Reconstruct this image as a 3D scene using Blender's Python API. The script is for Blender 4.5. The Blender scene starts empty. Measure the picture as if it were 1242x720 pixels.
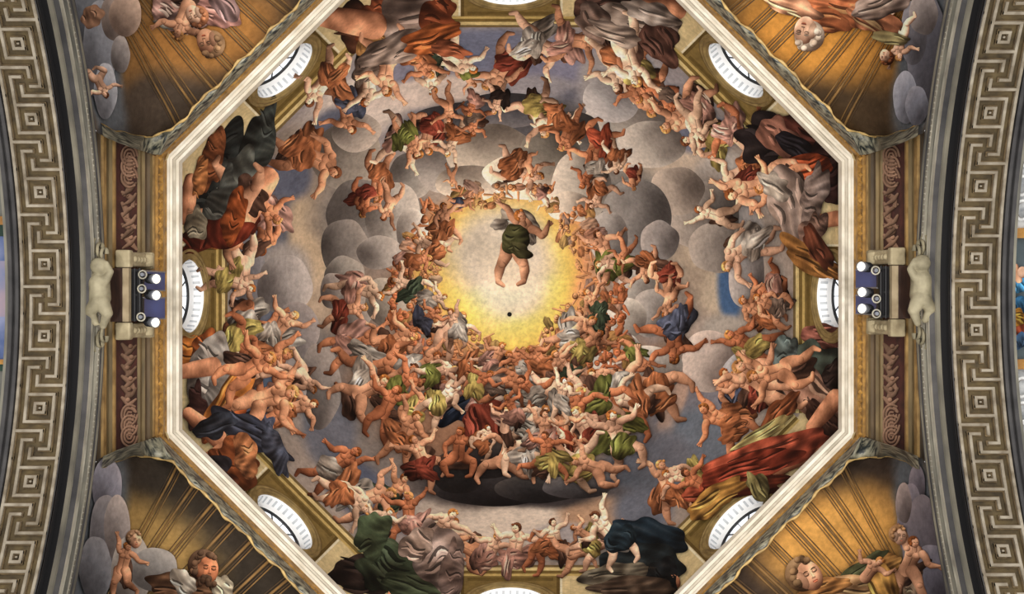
import bpy, bmesh, math, random
import numpy as np
from mathutils import Vector, Matrix

# ------------------------------------------------------------------ camera, light, exposure
SC = bpy.context.scene
COL = SC.collection
F = 1200.0                       # focal length in pixels of the 1242 x 720 frame
CX, CY = 619.0, 359.0            # where the vertical axis of the dome meets the frame
cam_d = bpy.data.cameras.new('camera')
cam_d.sensor_width = 36.0
cam_d.lens = F / 1242.0 * 36.0
cam_d.shift_x = 2.0 / 1242.0
cam_d.shift_y = -1.0 / 1242.0
cam_d.clip_end = 200
cam = bpy.data.objects.new('camera', cam_d)
cam.rotation_euler = (math.pi, 0, 0)      # on the floor of the crossing, looking straight up
COL.objects.link(cam)
SC.camera = cam

world = bpy.data.worlds.new('world')
SC.world = world
world.use_nodes = True
wb = world.node_tree.nodes['Background']
wb.inputs['Color'].default_value = (1.0, 0.985, 0.96, 1)
wb.inputs['Strength'].default_value = 1.0

SC.view_settings.view_transform = 'Standard'
SC.view_settings.look = 'None'
SC.view_settings.exposure = 0.18
SC.view_settings.gamma = 1.0


def spot(name, loc, aim, power, col, size, blend=0.6, radius=0.3):
    d = bpy.data.lights.new(name, 'SPOT')
    d.energy = power; d.color = col; d.spot_size = math.radians(size); d.spot_blend = blend
    d.shadow_soft_size = radius
    o = bpy.data.objects.new(name, d)
    o.location = loc
    o.rotation_euler = (Vector(aim) - Vector(loc)).to_track_quat('-Z', 'Y').to_euler()
    COL.objects.link(o)
    return o


# floodlights standing on the church floor, turned up at the four corner shells
UPLIGHT = 480
DOME_FILL = 3500
for sx, sy, k in ((-1, -1, 1.0), (1, -1, 1.3), (-1, 1, 0.6), (1, 1, 1.5)):
    spot('uplighter', (sx * 3.2, sy * 3.2, 0.2), (sx * 4.85, sy * 4.6, 15.6), UPLIGHT * k, (1.0, 0.72, 0.38), 16, 1.0)
# four unseen fill spots added below the camera to brighten the dome
for sx, sy in ((-1, -1), (1, -1), (-1, 1), (1, 1)):
    spot('dome_fill', (sx * 2.2, sy * 2.2, -1.2), (0, 0, 24), DOME_FILL, (1.0, 0.95, 0.88), 44, 0.35)

# ------------------------------------------------------------------ helpers
rng = np.random.RandomState(7)


def lin(c):
    c = np.asarray(c, float) / 255.0
    c = np.clip(c, 0, 1)
    return np.where(c <= 0.04045, c / 12.92, ((c + 0.055) / 1.055) ** 2.4)


MATS = {}


def mat(name, col, rough=0.8, var=0.12, scale=3.0, col2=None, metal=0.0, bump=0.0, stretch=(1, 1, 1), detail=6.0, contrast=0.5):
    """plain procedural surface: one colour, a second one in noise, optional relief"""
    if name in MATS:
        return MATS[name]
    m = bpy.data.materials.new(name); m.use_nodes = True
    nt = m.node_tree; b = nt.nodes['Principled BSDF']
    b.inputs['Roughness'].default_value = rough
    b.inputs['Metallic'].default_value = metal
    tc = nt.nodes.new('ShaderNodeTexCoord'); mp = nt.nodes.new('ShaderNodeMapping')
    mp.inputs['Scale'].default_value = stretch
    nz = nt.nodes.new('ShaderNodeTexNoise'); nz.inputs['Scale'].default_value = scale; nz.inputs['Detail'].default_value = detail
    nt.links.new(tc.outputs['Object'], mp.inputs['Vector']); nt.links.new(mp.outputs['Vector'], nz.inputs['Vector'])
    r = nt.nodes.new('ShaderNodeValToRGB')
    c1 = lin(col); c2 = lin(col2) if col2 is not None else np.clip(c1 * (1 - 2.5 * var), 0, 1)
    r.color_ramp.elements[0].position = 0.5 - contrast * 0.4; r.color_ramp.elements[1].position = 0.5 + contrast * 0.4
    r.color_ramp.elements[0].color = (*c2, 1); r.color_ramp.elements[1].color = (*c1, 1)
    nt.links.new(nz.outputs['Fac'], r.inputs['Fac']); nt.links.new(r.outputs['Color'], b.inputs['Base Color'])
    if bump:
        bp = nt.nodes.new('ShaderNodeBump'); bp.inputs['Strength'].default_value = bump; bp.inputs['Distance'].default_value = 0.05
        nt.links.new(nz.outputs['Fac'], bp.inputs['Height']); nt.links.new(bp.outputs['Normal'], b.inputs['Normal'])
    MATS[name] = m
    return m


def glow(name, col, strength):
    if name in MATS:
        return MATS[name]
    m = bpy.data.materials.new(name); m.use_nodes = True
    b = m.node_tree.nodes['Principled BSDF']
    b.inputs['Base Color'].default_value = (*lin(col), 1)
    b.inputs['Emission Color'].default_value = (*lin(col), 1)
    b.inputs['Emission Strength'].default_value = strength
    MATS[name] = m
    return m


def fresco_mat():
    """pigment from the painted colour attribute, broken up by plaster grain and faint patches"""
    if 'fresco' in MATS:
        return MATS['fresco']
    m = bpy.data.materials.new('fresco'); m.use_nodes = True
    nt = m.node_tree; b = nt.nodes['Principled BSDF']; b.inputs['Roughness'].default_value = 0.9
    b.inputs['Specular IOR Level'].default_value = 0.1
    at = nt.nodes.new('ShaderNodeAttribute'); at.attribute_name = 'paint'
    tc = nt.nodes.new('ShaderNodeTexCoord')
    last = at.outputs['Color']
    for sc_, amt, det in ((9.0, 0.22, 8.0), (1.3, 0.16, 5.0)):
        nz = nt.nodes.new('ShaderNodeTexNoise'); nz.inputs['Scale'].default_value = sc_; nz.inputs['Detail'].default_value = det
        nz.inputs['Roughness'].default_value = 0.65
        nt.links.new(tc.outputs['Object'], nz.inputs['Vector'])
        mr = nt.nodes.new('ShaderNodeMapRange')
        mr.inputs['From Min'].default_value = 0.3; mr.inputs['From Max'].default_value = 0.7
        mr.inputs['To Min'].default_value = 1 - amt; mr.inputs['To Max'].default_value = 1 + amt
        nt.links.new(nz.outputs['Fac'], mr.inputs['Value'])
        mx = nt.nodes.new('ShaderNodeMix'); mx.data_type = 'RGBA'; mx.blend_type = 'MULTIPLY'; mx.inputs[0].default_value = 1
        nt.links.new(last, mx.inputs[6]); nt.links.new(mr.outputs['Result'], mx.inputs[7])
        last = mx.outputs[2]
    nt.links.new(last, b.inputs['Base Color'])
    MATS['fresco'] = m
    return m


def empty(name, loc=(0, 0, 0), label=None, cat=None, group=None, kind=None, parent=None):
    o = bpy.data.objects.new(name, None); o.location = loc; COL.objects.link(o)
    if parent: o.parent = parent
    return tag(o, label, cat, group, kind)


def tag(o, label=None, cat=None, group=None, kind=None):
    if label: o['label'] = label
    if cat: o['category'] = cat
    if group: o['group'] = group
    if kind: o['kind'] = kind
    return o


def link(name, me, m=None, parent=None, smooth=False, world_space=True):
    o = bpy.data.objects.new(name, me); COL.objects.link(o)
    if m: me.materials.append(m)
    if smooth:
        me.polygons.foreach_set('use_smooth', np.ones(len(me.polygons), bool))
    if parent:
        o.parent = parent
        if world_space:
            o.matrix_parent_inverse = Matrix.Translation(-Vector(parent.location))
    return o


def pyd(name, v, f, m=None, parent=None, smooth=False):
    me = bpy.data.meshes.new(name); me.from_pydata([tuple(p) for p in v], [], f); me.update()
    return link(name, me, m, parent, smooth)


def quads_mesh(name, v, q, col=None):
    me = bpy.data.meshes.new(name)
    n, k = len(v), len(q)
    me.vertices.add(n); me.vertices.foreach_set('co', np.ascontiguousarray(v, np.float32).ravel())
    me.loops.add(4 * k); me.loops.foreach_set('vertex_index', np.ascontiguousarray(q, np.int32).ravel())
    me.polygons.add(k); me.polygons.foreach_set('loop_start', np.arange(0, 4 * k, 4, dtype=np.int32))
    me.update(calc_edges=True)
    if col is not None:
        a = me.attributes.new('paint', 'FLOAT_COLOR', 'POINT')
        a.data.foreach_set('color', np.concatenate([col, np.ones((n, 1))], 1).astype(np.float32).ravel())
    return me


def gridq(n, m, wrap=False):
    i, j = np.meshgrid(np.arange(n - 1), np.arange(m if wrap else m - 1), indexing='ij')
    j2 = (j + 1) % m
    return np.stack([i * m + j, i * m + j2, (i + 1) * m + j2, (i + 1) * m + j], -1).reshape(-1, 4)


def box_vf(c, sx, sy, sz):
    x, y, z = c
    v = [(x + a * sx / 2, y + b * sy / 2, z + d * sz / 2) for a in (-1, 1) for b in (-1, 1) for d in (-1, 1)]
    f = [(0, 1, 3, 2), (4, 6, 7, 5), (0, 4, 5, 1), (2, 3, 7, 6), (0, 2, 6, 4), (1, 5, 7, 3)]
    return v, f


def box(name, c, sx, sy, sz, m, parent=None, bevel=0.0):
    v, f = box_vf(c, sx, sy, sz)
    o = pyd(name, v, f, m, parent)
    if bevel:
        md = o.modifiers.new('bevel', 'BEVEL'); md.width = bevel; md.segments = 2
    return o


def lathe_vf(profile, origin, axis, n=24, close=True):
    """profile of (radius, along)"""
    a = Vector(axis).normalized(); t = a.orthogonal().normalized(); s = a.cross(t)
    v, f = [], []
    for r, z in profile:
        for k in range(n):
            p = 2 * math.pi * k / n
            v.append(Vector(origin) + a * z + (t * math.cos(p) + s * math.sin(p)) * r)
    m = len(profile)
    for i in range(m - 1):
        for k in range(n):
            f.append((i * n + k, i * n + (k + 1) % n, (i + 1) * n + (k + 1) % n, (i + 1) * n + k))
    if close:
        f.append(tuple(range(n - 1, -1, -1))); f.append(tuple((m - 1) * n + k for k in range(n)))
    return v, f


def W(px, py, h):
    return Vector(((px - CX) / F * h, (py - CY) / F * h, h))


# ------------------------------------------------------------------ the dome as a surface
SIDES = [(k * math.pi / 4) for k in range(8)]
KS = [1.0, 0.994, 0.95, 0.994, 1.0, 0.994, 0.95, 0.994]
A0, H0, T0 = 6.35, 18.0, 9.5


def oct_r(th):
    th = np.asarray(th)
    # eight sides with softened corners
    return np.sum([(np.maximum(np.cos(th - s), 0) / k) ** 34 for s, k in zip(SIDES, KS)], axis=0) ** (-1 / 34)


def dome_r(th, h):
    x = np.clip((h - H0) / T0, 0, 1)
    s = np.sqrt(np.maximum(1 - x * x, 0))
    w = np.clip((h - 20.4) / 4.0, 0, 1); w = w * w * (3 - 2 * w)
    ell = 1.015 - 0.02 * np.cos(2 * (th + math.pi / 2))
    return A0 * s * ((1 - w) * oct_r(th) + w * ell)


def dome_project(px, py):
    """heights at which the sight lines through plan points (px, py) meet the dome"""
    dx, dy = (px - CX) / F, (py - CY) / F
    r = np.hypot(dx, dy); th = np.arctan2(dy, dx)
    lo = np.full(r.shape, 17.9); hi = np.full(r.shape, H0 + T0)
    for _ in range(34):
        m = (lo + hi) / 2
        inside = r * m < dome_r(th, m)
        lo = np.where(inside, m, lo); hi = np.where(inside, hi, m)
    return lo


def oct_d(px, py):
    """octagonal distance in pixels (412 at the cornice edge)"""
    dx, dy = px - CX, py - CY
    return np.max([(dx * math.cos(s) + dy * math.sin(s)) / k for s, k in zip(SIDES, KS)], axis=0)


# ------------------------------------------------------------------ painting: strokes of pigment laid on the plaster
SK = np.array([(208, 152, 118), (190, 124, 88), (220, 174, 144), (174, 106, 72), (202, 142, 106), (226, 188, 158)], float)
DR = dict(o=(182, 112, 72), r=(142, 66, 50), p=(204, 152, 134), g=(122, 124, 62), G=(66, 76, 58), b=(86, 90, 108), B=(38, 44, 58),
          w=(196, 184, 170), y=(196, 174, 100), t=(134, 112, 98), k=(48, 36, 32), c=(178, 84, 58), l=(150, 142, 150))
WORDS = dict(o='orange', r='dark red', p='pink', g='olive green', G='dark green', b='slate blue', B='navy', w='off-white', y='yellow',
             t='taupe', k='dark brown', c='coral', l='lilac grey')
LIGHT = [612.0, 335.0]


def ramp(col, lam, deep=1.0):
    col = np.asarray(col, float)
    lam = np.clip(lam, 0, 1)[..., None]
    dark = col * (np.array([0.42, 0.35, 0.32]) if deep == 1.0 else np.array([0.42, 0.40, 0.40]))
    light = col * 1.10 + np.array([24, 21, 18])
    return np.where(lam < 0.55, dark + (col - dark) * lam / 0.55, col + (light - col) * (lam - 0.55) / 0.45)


class Painting:
    M = 60

    def __init__(self, project, clamp=None, step=6e-4, base=0.004):
        self.hm = np.zeros((260, 350), int); self.parts = []; self.project = project; self.clamp = clamp
        self.step, self.base = step, base

    def begin(self, name, label=None, kind=None):
        self.cur = dict(name=name, label=label, kind=kind, v=[], c=[], q=[], z=[], n=0); self.parts.append(self.cur)

    def add(self, p, c, q):
        p = p.reshape(-1, 2); c = c.reshape(-1, 3)
        i = np.clip(((p[:, 1] + self.M) / 4).astype(int), 1, 258); j = np.clip(((p[:, 0] + self.M) / 4).astype(int), 1, 348)
        lv = self.hm[i, j].max() + 1
        for a in (-1, 0, 1):
            for b in (-1, 0, 1):
                self.hm[i + a, j + b] = np.maximum(self.hm[i + a, j + b], lv)
        u = self.cur
        u['v'].append(p); u['c'].append(c); u['q'].append(q + u['n']); u['z'].append(np.full(len(p), lv)); u['n'] += len(p)

    # a rounded, tapering stroke (limb, fold, ribbon)
    def limb(self, pts, rad, col, shade=1.0, lit=None, cols=6):
        pts = np.asarray(pts, float); rad = np.asarray(rad, float)
        d = np.r_[0, np.cumsum(np.hypot(*np.diff(pts, axis=0).T))]
        if d[-1] < 0.5: return
        n = int(max(4, min(60, d[-1] / 3.0)))
        t = np.linspace(0, d[-1], n)
        if len(pts) > 2:        # smooth through the joints
            tt = np.linspace(0, d[-1], 60)
            raw = np.stack([np.interp(tt, d, pts[:, k]) for k in (0, 1)], 1)
            ker = np.ones(9) / 9
            pad = np.pad(raw, ((4, 4), (0, 0)), 'reflect', reflect_type='odd')
            sm = np.stack([np.convolve(pad[:, k], ker, 'valid') for k in (0, 1)], 1)
            c = np.stack([np.interp(t, tt, sm[:, k]) for k in (0, 1)], 1)
        else:
            c = np.stack([np.interp(t, d, pts[:, k]) for k in (0, 1)], 1)
        r = np.interp(t, d, rad)
        tan = np.gradient(c, axis=0); tan /= np.maximum(np.hypot(*tan.T), 1e-6)[:, None]
        e = np.array([1.0, 0.85, 0.5])
        c = np.vstack([c[0] - tan[0] * r[0] * e[:, None] * 0.8, c, c[-1] + tan[-1] * r[-1] * e[::-1, None] * 0.8])
        w = np.array([0.12, 0.55, 0.88])
        r = np.r_[r[0] * w, r, r[-1] * w[::-1]]
        tan = np.vstack([tan[:1]] * 3 + [tan] + [tan[-1:]] * 3)
        per = np.stack([-tan[:, 1], tan[:, 0]], 1)
        cols = max(cols, int(r.max() * 2 / 3.2) + 1); s = np.linspace(-1, 1, cols)
        P = c[:, None, :] + per[:, None, :] * (r[:, None] * s[None, :])[..., None]
        L = self.light(c.mean(0)) if lit is None else np.asarray(lit)
        nd = per @ L
        lam = 0.40 * np.sqrt(1 - 0.92 * s[None, :] ** 2) + 0.52 * nd[:, None] * s[None, :] + 0.24
        lam = 0.55 + (lam - 0.55) * shade
        self.add(P, ramp(col, lam), gridq(len(c), cols))

    def light(self, p):
        v = np.array(LIGHT) - p + np.array([-30.0, -60.0]); return v / max(np.hypot(*v), 1e-6)

    # a rounded mass (head, hair, cloud)
    def blob(self, x, y, rx, ry, ang, col, shade=1.0, wob=0.0, deep=1.0, seed=0, lit=None, rim=0.0, flat=False):
        n = int(max(3, min(18, max(rx, ry) / 2.5))); m = int(max(10, min(90, 2 * math.pi * max(rx, ry) / 3)))
        rr = np.linspace(0, 1, n + 1); th = np.linspace(0, 2 * math.pi, m, endpoint=False)
        R = np.random.RandomState(seed)
        o = 1 + wob * sum(R.uniform(-1, 1) * np.cos(k * th + R.uniform(0, 6.3)) / k ** 0.6 for k in range(2, 7))
        ex = rr[:, None] * np.cos(th)[None] * o; ey = rr[:, None] * np.sin(th)[None] * o
        ca, sa = math.cos(ang), math.sin(ang)
        P = np.stack([x + ex * rx * ca - ey * ry * sa, y + ex * rx * sa + ey * ry * ca], -1)
        L = self.light(np.array([x, y])) if lit is None else np.asarray(lit)
        ux = (ex * ca - ey * sa); uy = (ex * sa + ey * ca)
        lam = 0.40 * np.sqrt(np.maximum(1 - 0.9 * rr[:, None] ** 2, 0)) + 0.46 * (ux * L[0] + uy * L[1]) + 0.22 + rim * np.maximum(rr[:, None] - 0.8, 0)
        if flat: lam = 0.54 + 0.50 * (ux * L[0] + uy * L[1]) - 0.10 * (1 - rr[:, None] ** 2) + 0.10 * rr[:, None] ** 6 + 0.05 * np.sin(ex * 5 + seed) * np.sin(ey * 4 + seed * 2)
        lam = 0.55 + (lam - 0.55) * shade
        self.add(P, ramp(col, lam, deep), gridq(n + 1, m, True))

    # a piece of cloth: ragged outline, folds running along its own axis
    def drape(self, x, y, rx, ry, ang, col, seed=0, fold=7.0, wob=0.16, lit=None):
        a = math.radians(ang)
        n = int(max(4, min(26, max(rx, ry) / 2.2))); m = int(max(14, min(110, 2 * math.pi * max(rx, ry) / 2.6)))
        R = np.random.RandomState(seed + int(x * 7 + y * 13))
        rr = np.linspace(0, 1, n + 1); th = np.linspace(0, 2 * math.pi, m, endpoint=False)
        o = 1 + wob * sum(R.uniform(-1, 1) * np.cos(k * th + R.uniform(0, 6.3)) / k ** 0.45 for k in range(2, 9))
        ex = rr[:, None] * np.cos(th)[None] * o; ey = rr[:, None] * np.sin(th)[None] * o
        lx, ly = ex * rx, ey * ry
        ca, sa = math.cos(a), math.sin(a)
        P = np.stack([x + lx * ca - ly * sa, y + lx * sa + ly * ca], -1)
        ph = R.uniform(0, 6.3, 6)
        bend = 0.9 * np.sin(lx / (rx * 0.9 + 4) * 2.2 + ph[0]) + 0.5 * np.sin(lx / (rx * 0.35 + 3) + ly / (ry + 3) + ph[1])
        spread = 1 + 0.5 * lx / (rx + 1e-3) * R.choice([-1, 1])
        k = 2 * math.pi / fold
        a1 = ly * k / spread + 1.9 * bend + ph[2]; a2 = ly * k * 0.41 + lx * k * 0.20 + bend * 1.6 + ph[3]
        f = (1 - 2 * np.abs(np.sin(a1 / 2)) ** 0.8) * 0.55 + np.sin(a2 + 0.8 * np.sin(a1 * 0.5)) * 0.62
        L = self.light(np.array([x, y])) if lit is None else np.asarray(lit)
        ux, uy = ex * ca - ey * sa, ex * sa + ey * ca
        lam = 0.47 + 0.27 * f + 0.20 * (ux * L[0] + uy * L[1]) - 0.16 * rr[:, None] ** 4
        self.add(P, ramp(col, lam, 2.0), gridq(n + 1, m, True))
        if min(rx, ry) < 8: return
        # drawn creases: a dark line with a lit edge beside it
        for k in range(int(2 + min(rx, ry) / 3.6)):
            q = R.uniform(-0.8, 0.8); e = math.sqrt(1 - q * q) * 0.88
            a0, a1 = sorted(R.uniform(-e, e, 2))
            if a1 - a0 < 0.45: continue
            tt = np.linspace(a0, a1, 5); bow = R.uniform(-0.13, 0.13)
            px_, py_ = tt * rx, (q + bow * (1 - ((tt - (a0 + a1) / 2) / ((a1 - a0) / 2)) ** 2) + 0.10 * np.sin(tt * 5 + ph[4])) * ry * (1 + 0.3 * tt * np.sign(spread[-1, 0] - 1))
            py_ = np.clip(py_, -ry * 0.9, ry * 0.9); wd = R.uniform(0.05, 0.10) * min(rx, ry) + 0.5
            for dy_, cc in ((0.0, np.asarray(col, float) * 0.46), (wd * 1.5, np.minimum(np.asarray(col, float) * 1.14 + 10, 214))):
                X_, Y_ = px_, py_ + dy_
                self.limb(np.stack([x + X_ * ca - Y_ * sa, y + X_ * sa + Y_ * ca], 1), np.array([0.25, 0.8, 1.0, 0.7, 0.2]) * wd, cc, shade=0.35, cols=4)

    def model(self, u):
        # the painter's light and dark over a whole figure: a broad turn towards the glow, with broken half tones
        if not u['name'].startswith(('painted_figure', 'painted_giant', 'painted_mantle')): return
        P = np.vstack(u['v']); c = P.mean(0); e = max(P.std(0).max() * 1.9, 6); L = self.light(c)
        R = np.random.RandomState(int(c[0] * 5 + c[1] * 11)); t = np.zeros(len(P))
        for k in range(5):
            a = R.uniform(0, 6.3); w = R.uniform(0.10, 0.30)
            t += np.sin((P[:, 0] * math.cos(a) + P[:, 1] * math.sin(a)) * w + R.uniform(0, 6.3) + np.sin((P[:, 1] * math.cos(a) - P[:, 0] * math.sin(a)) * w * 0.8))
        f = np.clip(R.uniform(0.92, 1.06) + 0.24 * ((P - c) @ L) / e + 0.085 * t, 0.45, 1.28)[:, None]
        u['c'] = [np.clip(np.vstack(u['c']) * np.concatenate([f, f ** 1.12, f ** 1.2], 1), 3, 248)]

    def build(self, parent, m):
        for u in self.parts:
            if u['n']: self.model(u)
        allp = np.vstack([np.vstack(u['v']) for u in self.parts if u['n']])
        z = np.concatenate([np.concatenate(u['z']) for u in self.parts if u['n']])
        if self.clamp: allp = self.clamp(allp)
        h = self.project(allp[:, 0], allp[:, 1]) - self.base - self.step * z
        co = np.stack([(allp[:, 0] - CX) / F * h, (allp[:, 1] - CY) / F * h, h], 1)
        k = 0; out = []
        for u in self.parts:
            if not u['n']: continue
            me = quads_mesh(u['name'], co[k:k + u['n']], np.vstack(u['q']), lin(np.vstack(u['c']))); k += u['n']
            o = link(u['name'], me, m, parent, True)
            tag(o, u['label'], None, None, u['kind']); out.append(o)
        return out


POSES = {  # torso, head, arm L (upper, fore), arm R, leg L (thigh, shin), leg R   in degrees from hanging straight down
    'fly': (12, 18, -140, -165, 75, 110, -25, -60, 30, -15),
    'sit': (-8, -12, -45, 25, 60, 5, -72, 8, 58, -12),
    'reach': (6, 10, -165, -150, 40, 95, -15, -5, 22, 45),
    'lean': (28, 40, -60, -20, 95, 60, -10, -35, 20, 0),
    'kneel': (-15, -25, -80, -120, 65, 120, -55, 60, 35, 110),
    'sprawl': (-5, 10, -100, -70, 110, 150, -48, -20, 62, 95),
    'float': (8, -16, -150, -120, 60, 150, -12, 4, 38, 22),
    'bust': (4, 14, -70, -130, 85, 140, None, None, None, None),
}


def figure(P, x, y, S, rot, pose, dr=None, skin=None, flip=1, hair=None, name='painted_figure', label=None, cloth=1.0, seed=None, begin=True, shadow=True):
    R = np.random.RandomState(int(x * 31 + y * 17) % 99991 if seed is None else seed)
    sk = SK[R.randint(len(SK))] if skin is None else SK[skin]
    sk = sk * R.uniform(0.94, 1.04)
    if label is None:
        label = 'painted %sfigure with %s drapery' % ('small ' if S < 50 else '', WORDS[dr]) if dr else 'painted nude %sfigure' % ('small ' if S < 50 else '')
    if begin: P.begin(name, label)
    rt = math.radians(rot); cr, sr = math.cos(rt), math.sin(rt)

    def T(lx, ly): return np.array([x + S * (flip * lx * cr - ly * sr), y + S * (flip * lx * sr + ly * cr)])
    a = list(POSES[pose]); a = [None if q is None else math.radians(q + R.uniform(-16, 16)) for q in a]
    tb, hd = a[0], a[1]
    tl = 0.30 * R.uniform(0.85, 1.0)
    ch = np.array([math.sin(tb) * tl, -math.cos(tb) * tl]); pe = np.array([math.cos(tb), math.sin(tb)])

    def chain(root, a1, a2, l1, l2, ws, col, foot):
        f1, f2 = R.uniform(0.78, 1.0), R.uniform(0.8, 1.0)
        k = root + np.array([math.sin(a1), math.cos(a1)]) * l1 * f1
        e = k + np.array([math.sin(a2), math.cos(a2)]) * l2 * f2
        sg = 1 if math.sin(a2 - a1) > 0 else -1
        pk = np.array([math.cos(a1), -math.sin(a1)]); m1 = root * 0.55 + k * 0.45 + pk * sg * 0.018
        P.limb([T(*root), T(*m1), T(*k)], [ws[0] * S, ws[0] * 0.92 * S, ws[1] * S], col)
        mid = k * 0.66 + e * 0.34 - np.array([math.cos(a2), -math.sin(a2)]) * sg * 0.012
        P.limb([T(*k), T(*mid), T(*e)], [ws[1] * 0.92 * S, ws[2] * S, ws[3] * S], col)
        P.blob(*T(*(k + pk * sg * 0.006)), ws[1] * 0.7 * S, ws[1] * 0.6 * S, 0, col * 1.05, shade=0.6)
        if foot:
            q = e + np.array([math.sin(a2 + 1.1 * foot), math.cos(a2 + 1.1 * foot)]) * 0.085
            P.limb([T(*e), T(*q)], [ws[3] * 1.15 * S, ws[3] * 0.75 * S], col)
        else:
            for da in ((-0.5, -0.12, 0.28) if S > 45 else (0.0,)):
                q = e + np.array([math.sin(a2 + da), math.cos(a2 + da)]) * 0.07
                P.limb([T(*e), T(*q)], [ws[3] * 0.8 * S, max(ws[3] * 0.45 * S, 0.6)], col, cols=4)
    arm = (0.054, 0.043, 0.043, 0.027); leg = (0.088, 0.062, 0.064, 0.032)
    shL, shR = ch - pe * 0.105, ch + pe * 0.105
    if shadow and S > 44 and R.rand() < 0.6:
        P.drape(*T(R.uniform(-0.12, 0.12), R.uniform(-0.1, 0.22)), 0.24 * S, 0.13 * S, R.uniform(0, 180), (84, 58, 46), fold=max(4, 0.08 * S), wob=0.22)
    if dr and cloth > 0.8:
        P.drape(*T(-0.10 - 0.1 * R.rand(), 0.05 * R.randn()), 0.27 * S * cloth, 0.15 * S * cloth, rot + 60 + 50 * R.randn(), np.array(DR[dr]) * 0.8, fold=max(4, 0.07 * S), wob=0.22)
    chain(shL, a[2], a[3], 0.17, 0.15, arm, sk * 0.93, 0)
    if a[6] is not None: chain(np.array([-0.06, 0.01]), a[6], a[7], 0.25, 0.24, leg, sk * 0.93, 1)
    w = (0.105, 0.094, 0.122)
    P.limb([T(0, 0.02), T(*(ch * 0.5)), T(*(ch * 0.97))], [w[0] * S, w[1] * S, w[2] * S], sk, cols=8)
    if S > 42:        # line of the breast and belly, shoulders
        P.limb([T(*(ch * 0.15)), T(*(ch * 0.8))], [0.010 * S, 0.012 * S], sk * 0.86, cols=3)
        for sg in (-1, 1):
            P.blob(*T(*(ch * 0.78 + pe * sg * 0.045)), 0.055 * S, 0.044 * S, rt, sk * 1.02, shade=0.8)
            P.blob(*T(*(ch * 0.97 + pe * sg * 0.10)), 0.042 * S, 0.040 * S, rt, sk, shade=0.9)
    if a[8] is not None: chain(np.array([0.06, 0.01]), a[8], a[9], 0.25, 0.24, leg, sk, -1)
    if dr:
        P.drape(*T(0.02 * R.randn(), 0.06), 0.20 * S * cloth, 0.155 * S * cloth, rot + R.uniform(-40, 40), DR[dr], fold=max(3.5, 0.055 * S), wob=0.2)
        if R.rand() < 0.6:
            P.drape(*T(0.10 * R.choice([-1, 1]), 0.16), 0.19 * S * cloth, 0.10 * S * cloth, rot + 70 + R.uniform(-40, 40), np.array(DR[dr]) * 1.06, fold=max(3.5, 0.05 * S), wob=0.2)
    hp = ch + np.array([math.sin(hd), -math.cos(hd)]) * 0.105
    P.limb([T(*ch), T(*(ch * 0.3 + hp * 0.7))], [0.036 * S, 0.032 * S], sk * 0.88, cols=4)
    head(P, *T(*hp), 0.066 * S, rot + math.degrees(hd) * flip, sk, hair, R, flip)
    chain(shR, a[4], a[5], 0.17, 0.15, arm, sk, 0)


HAIR = [(120, 66, 34), (150, 90, 44), (92, 54, 34), (172, 112, 60), (196, 140, 84)]


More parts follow.
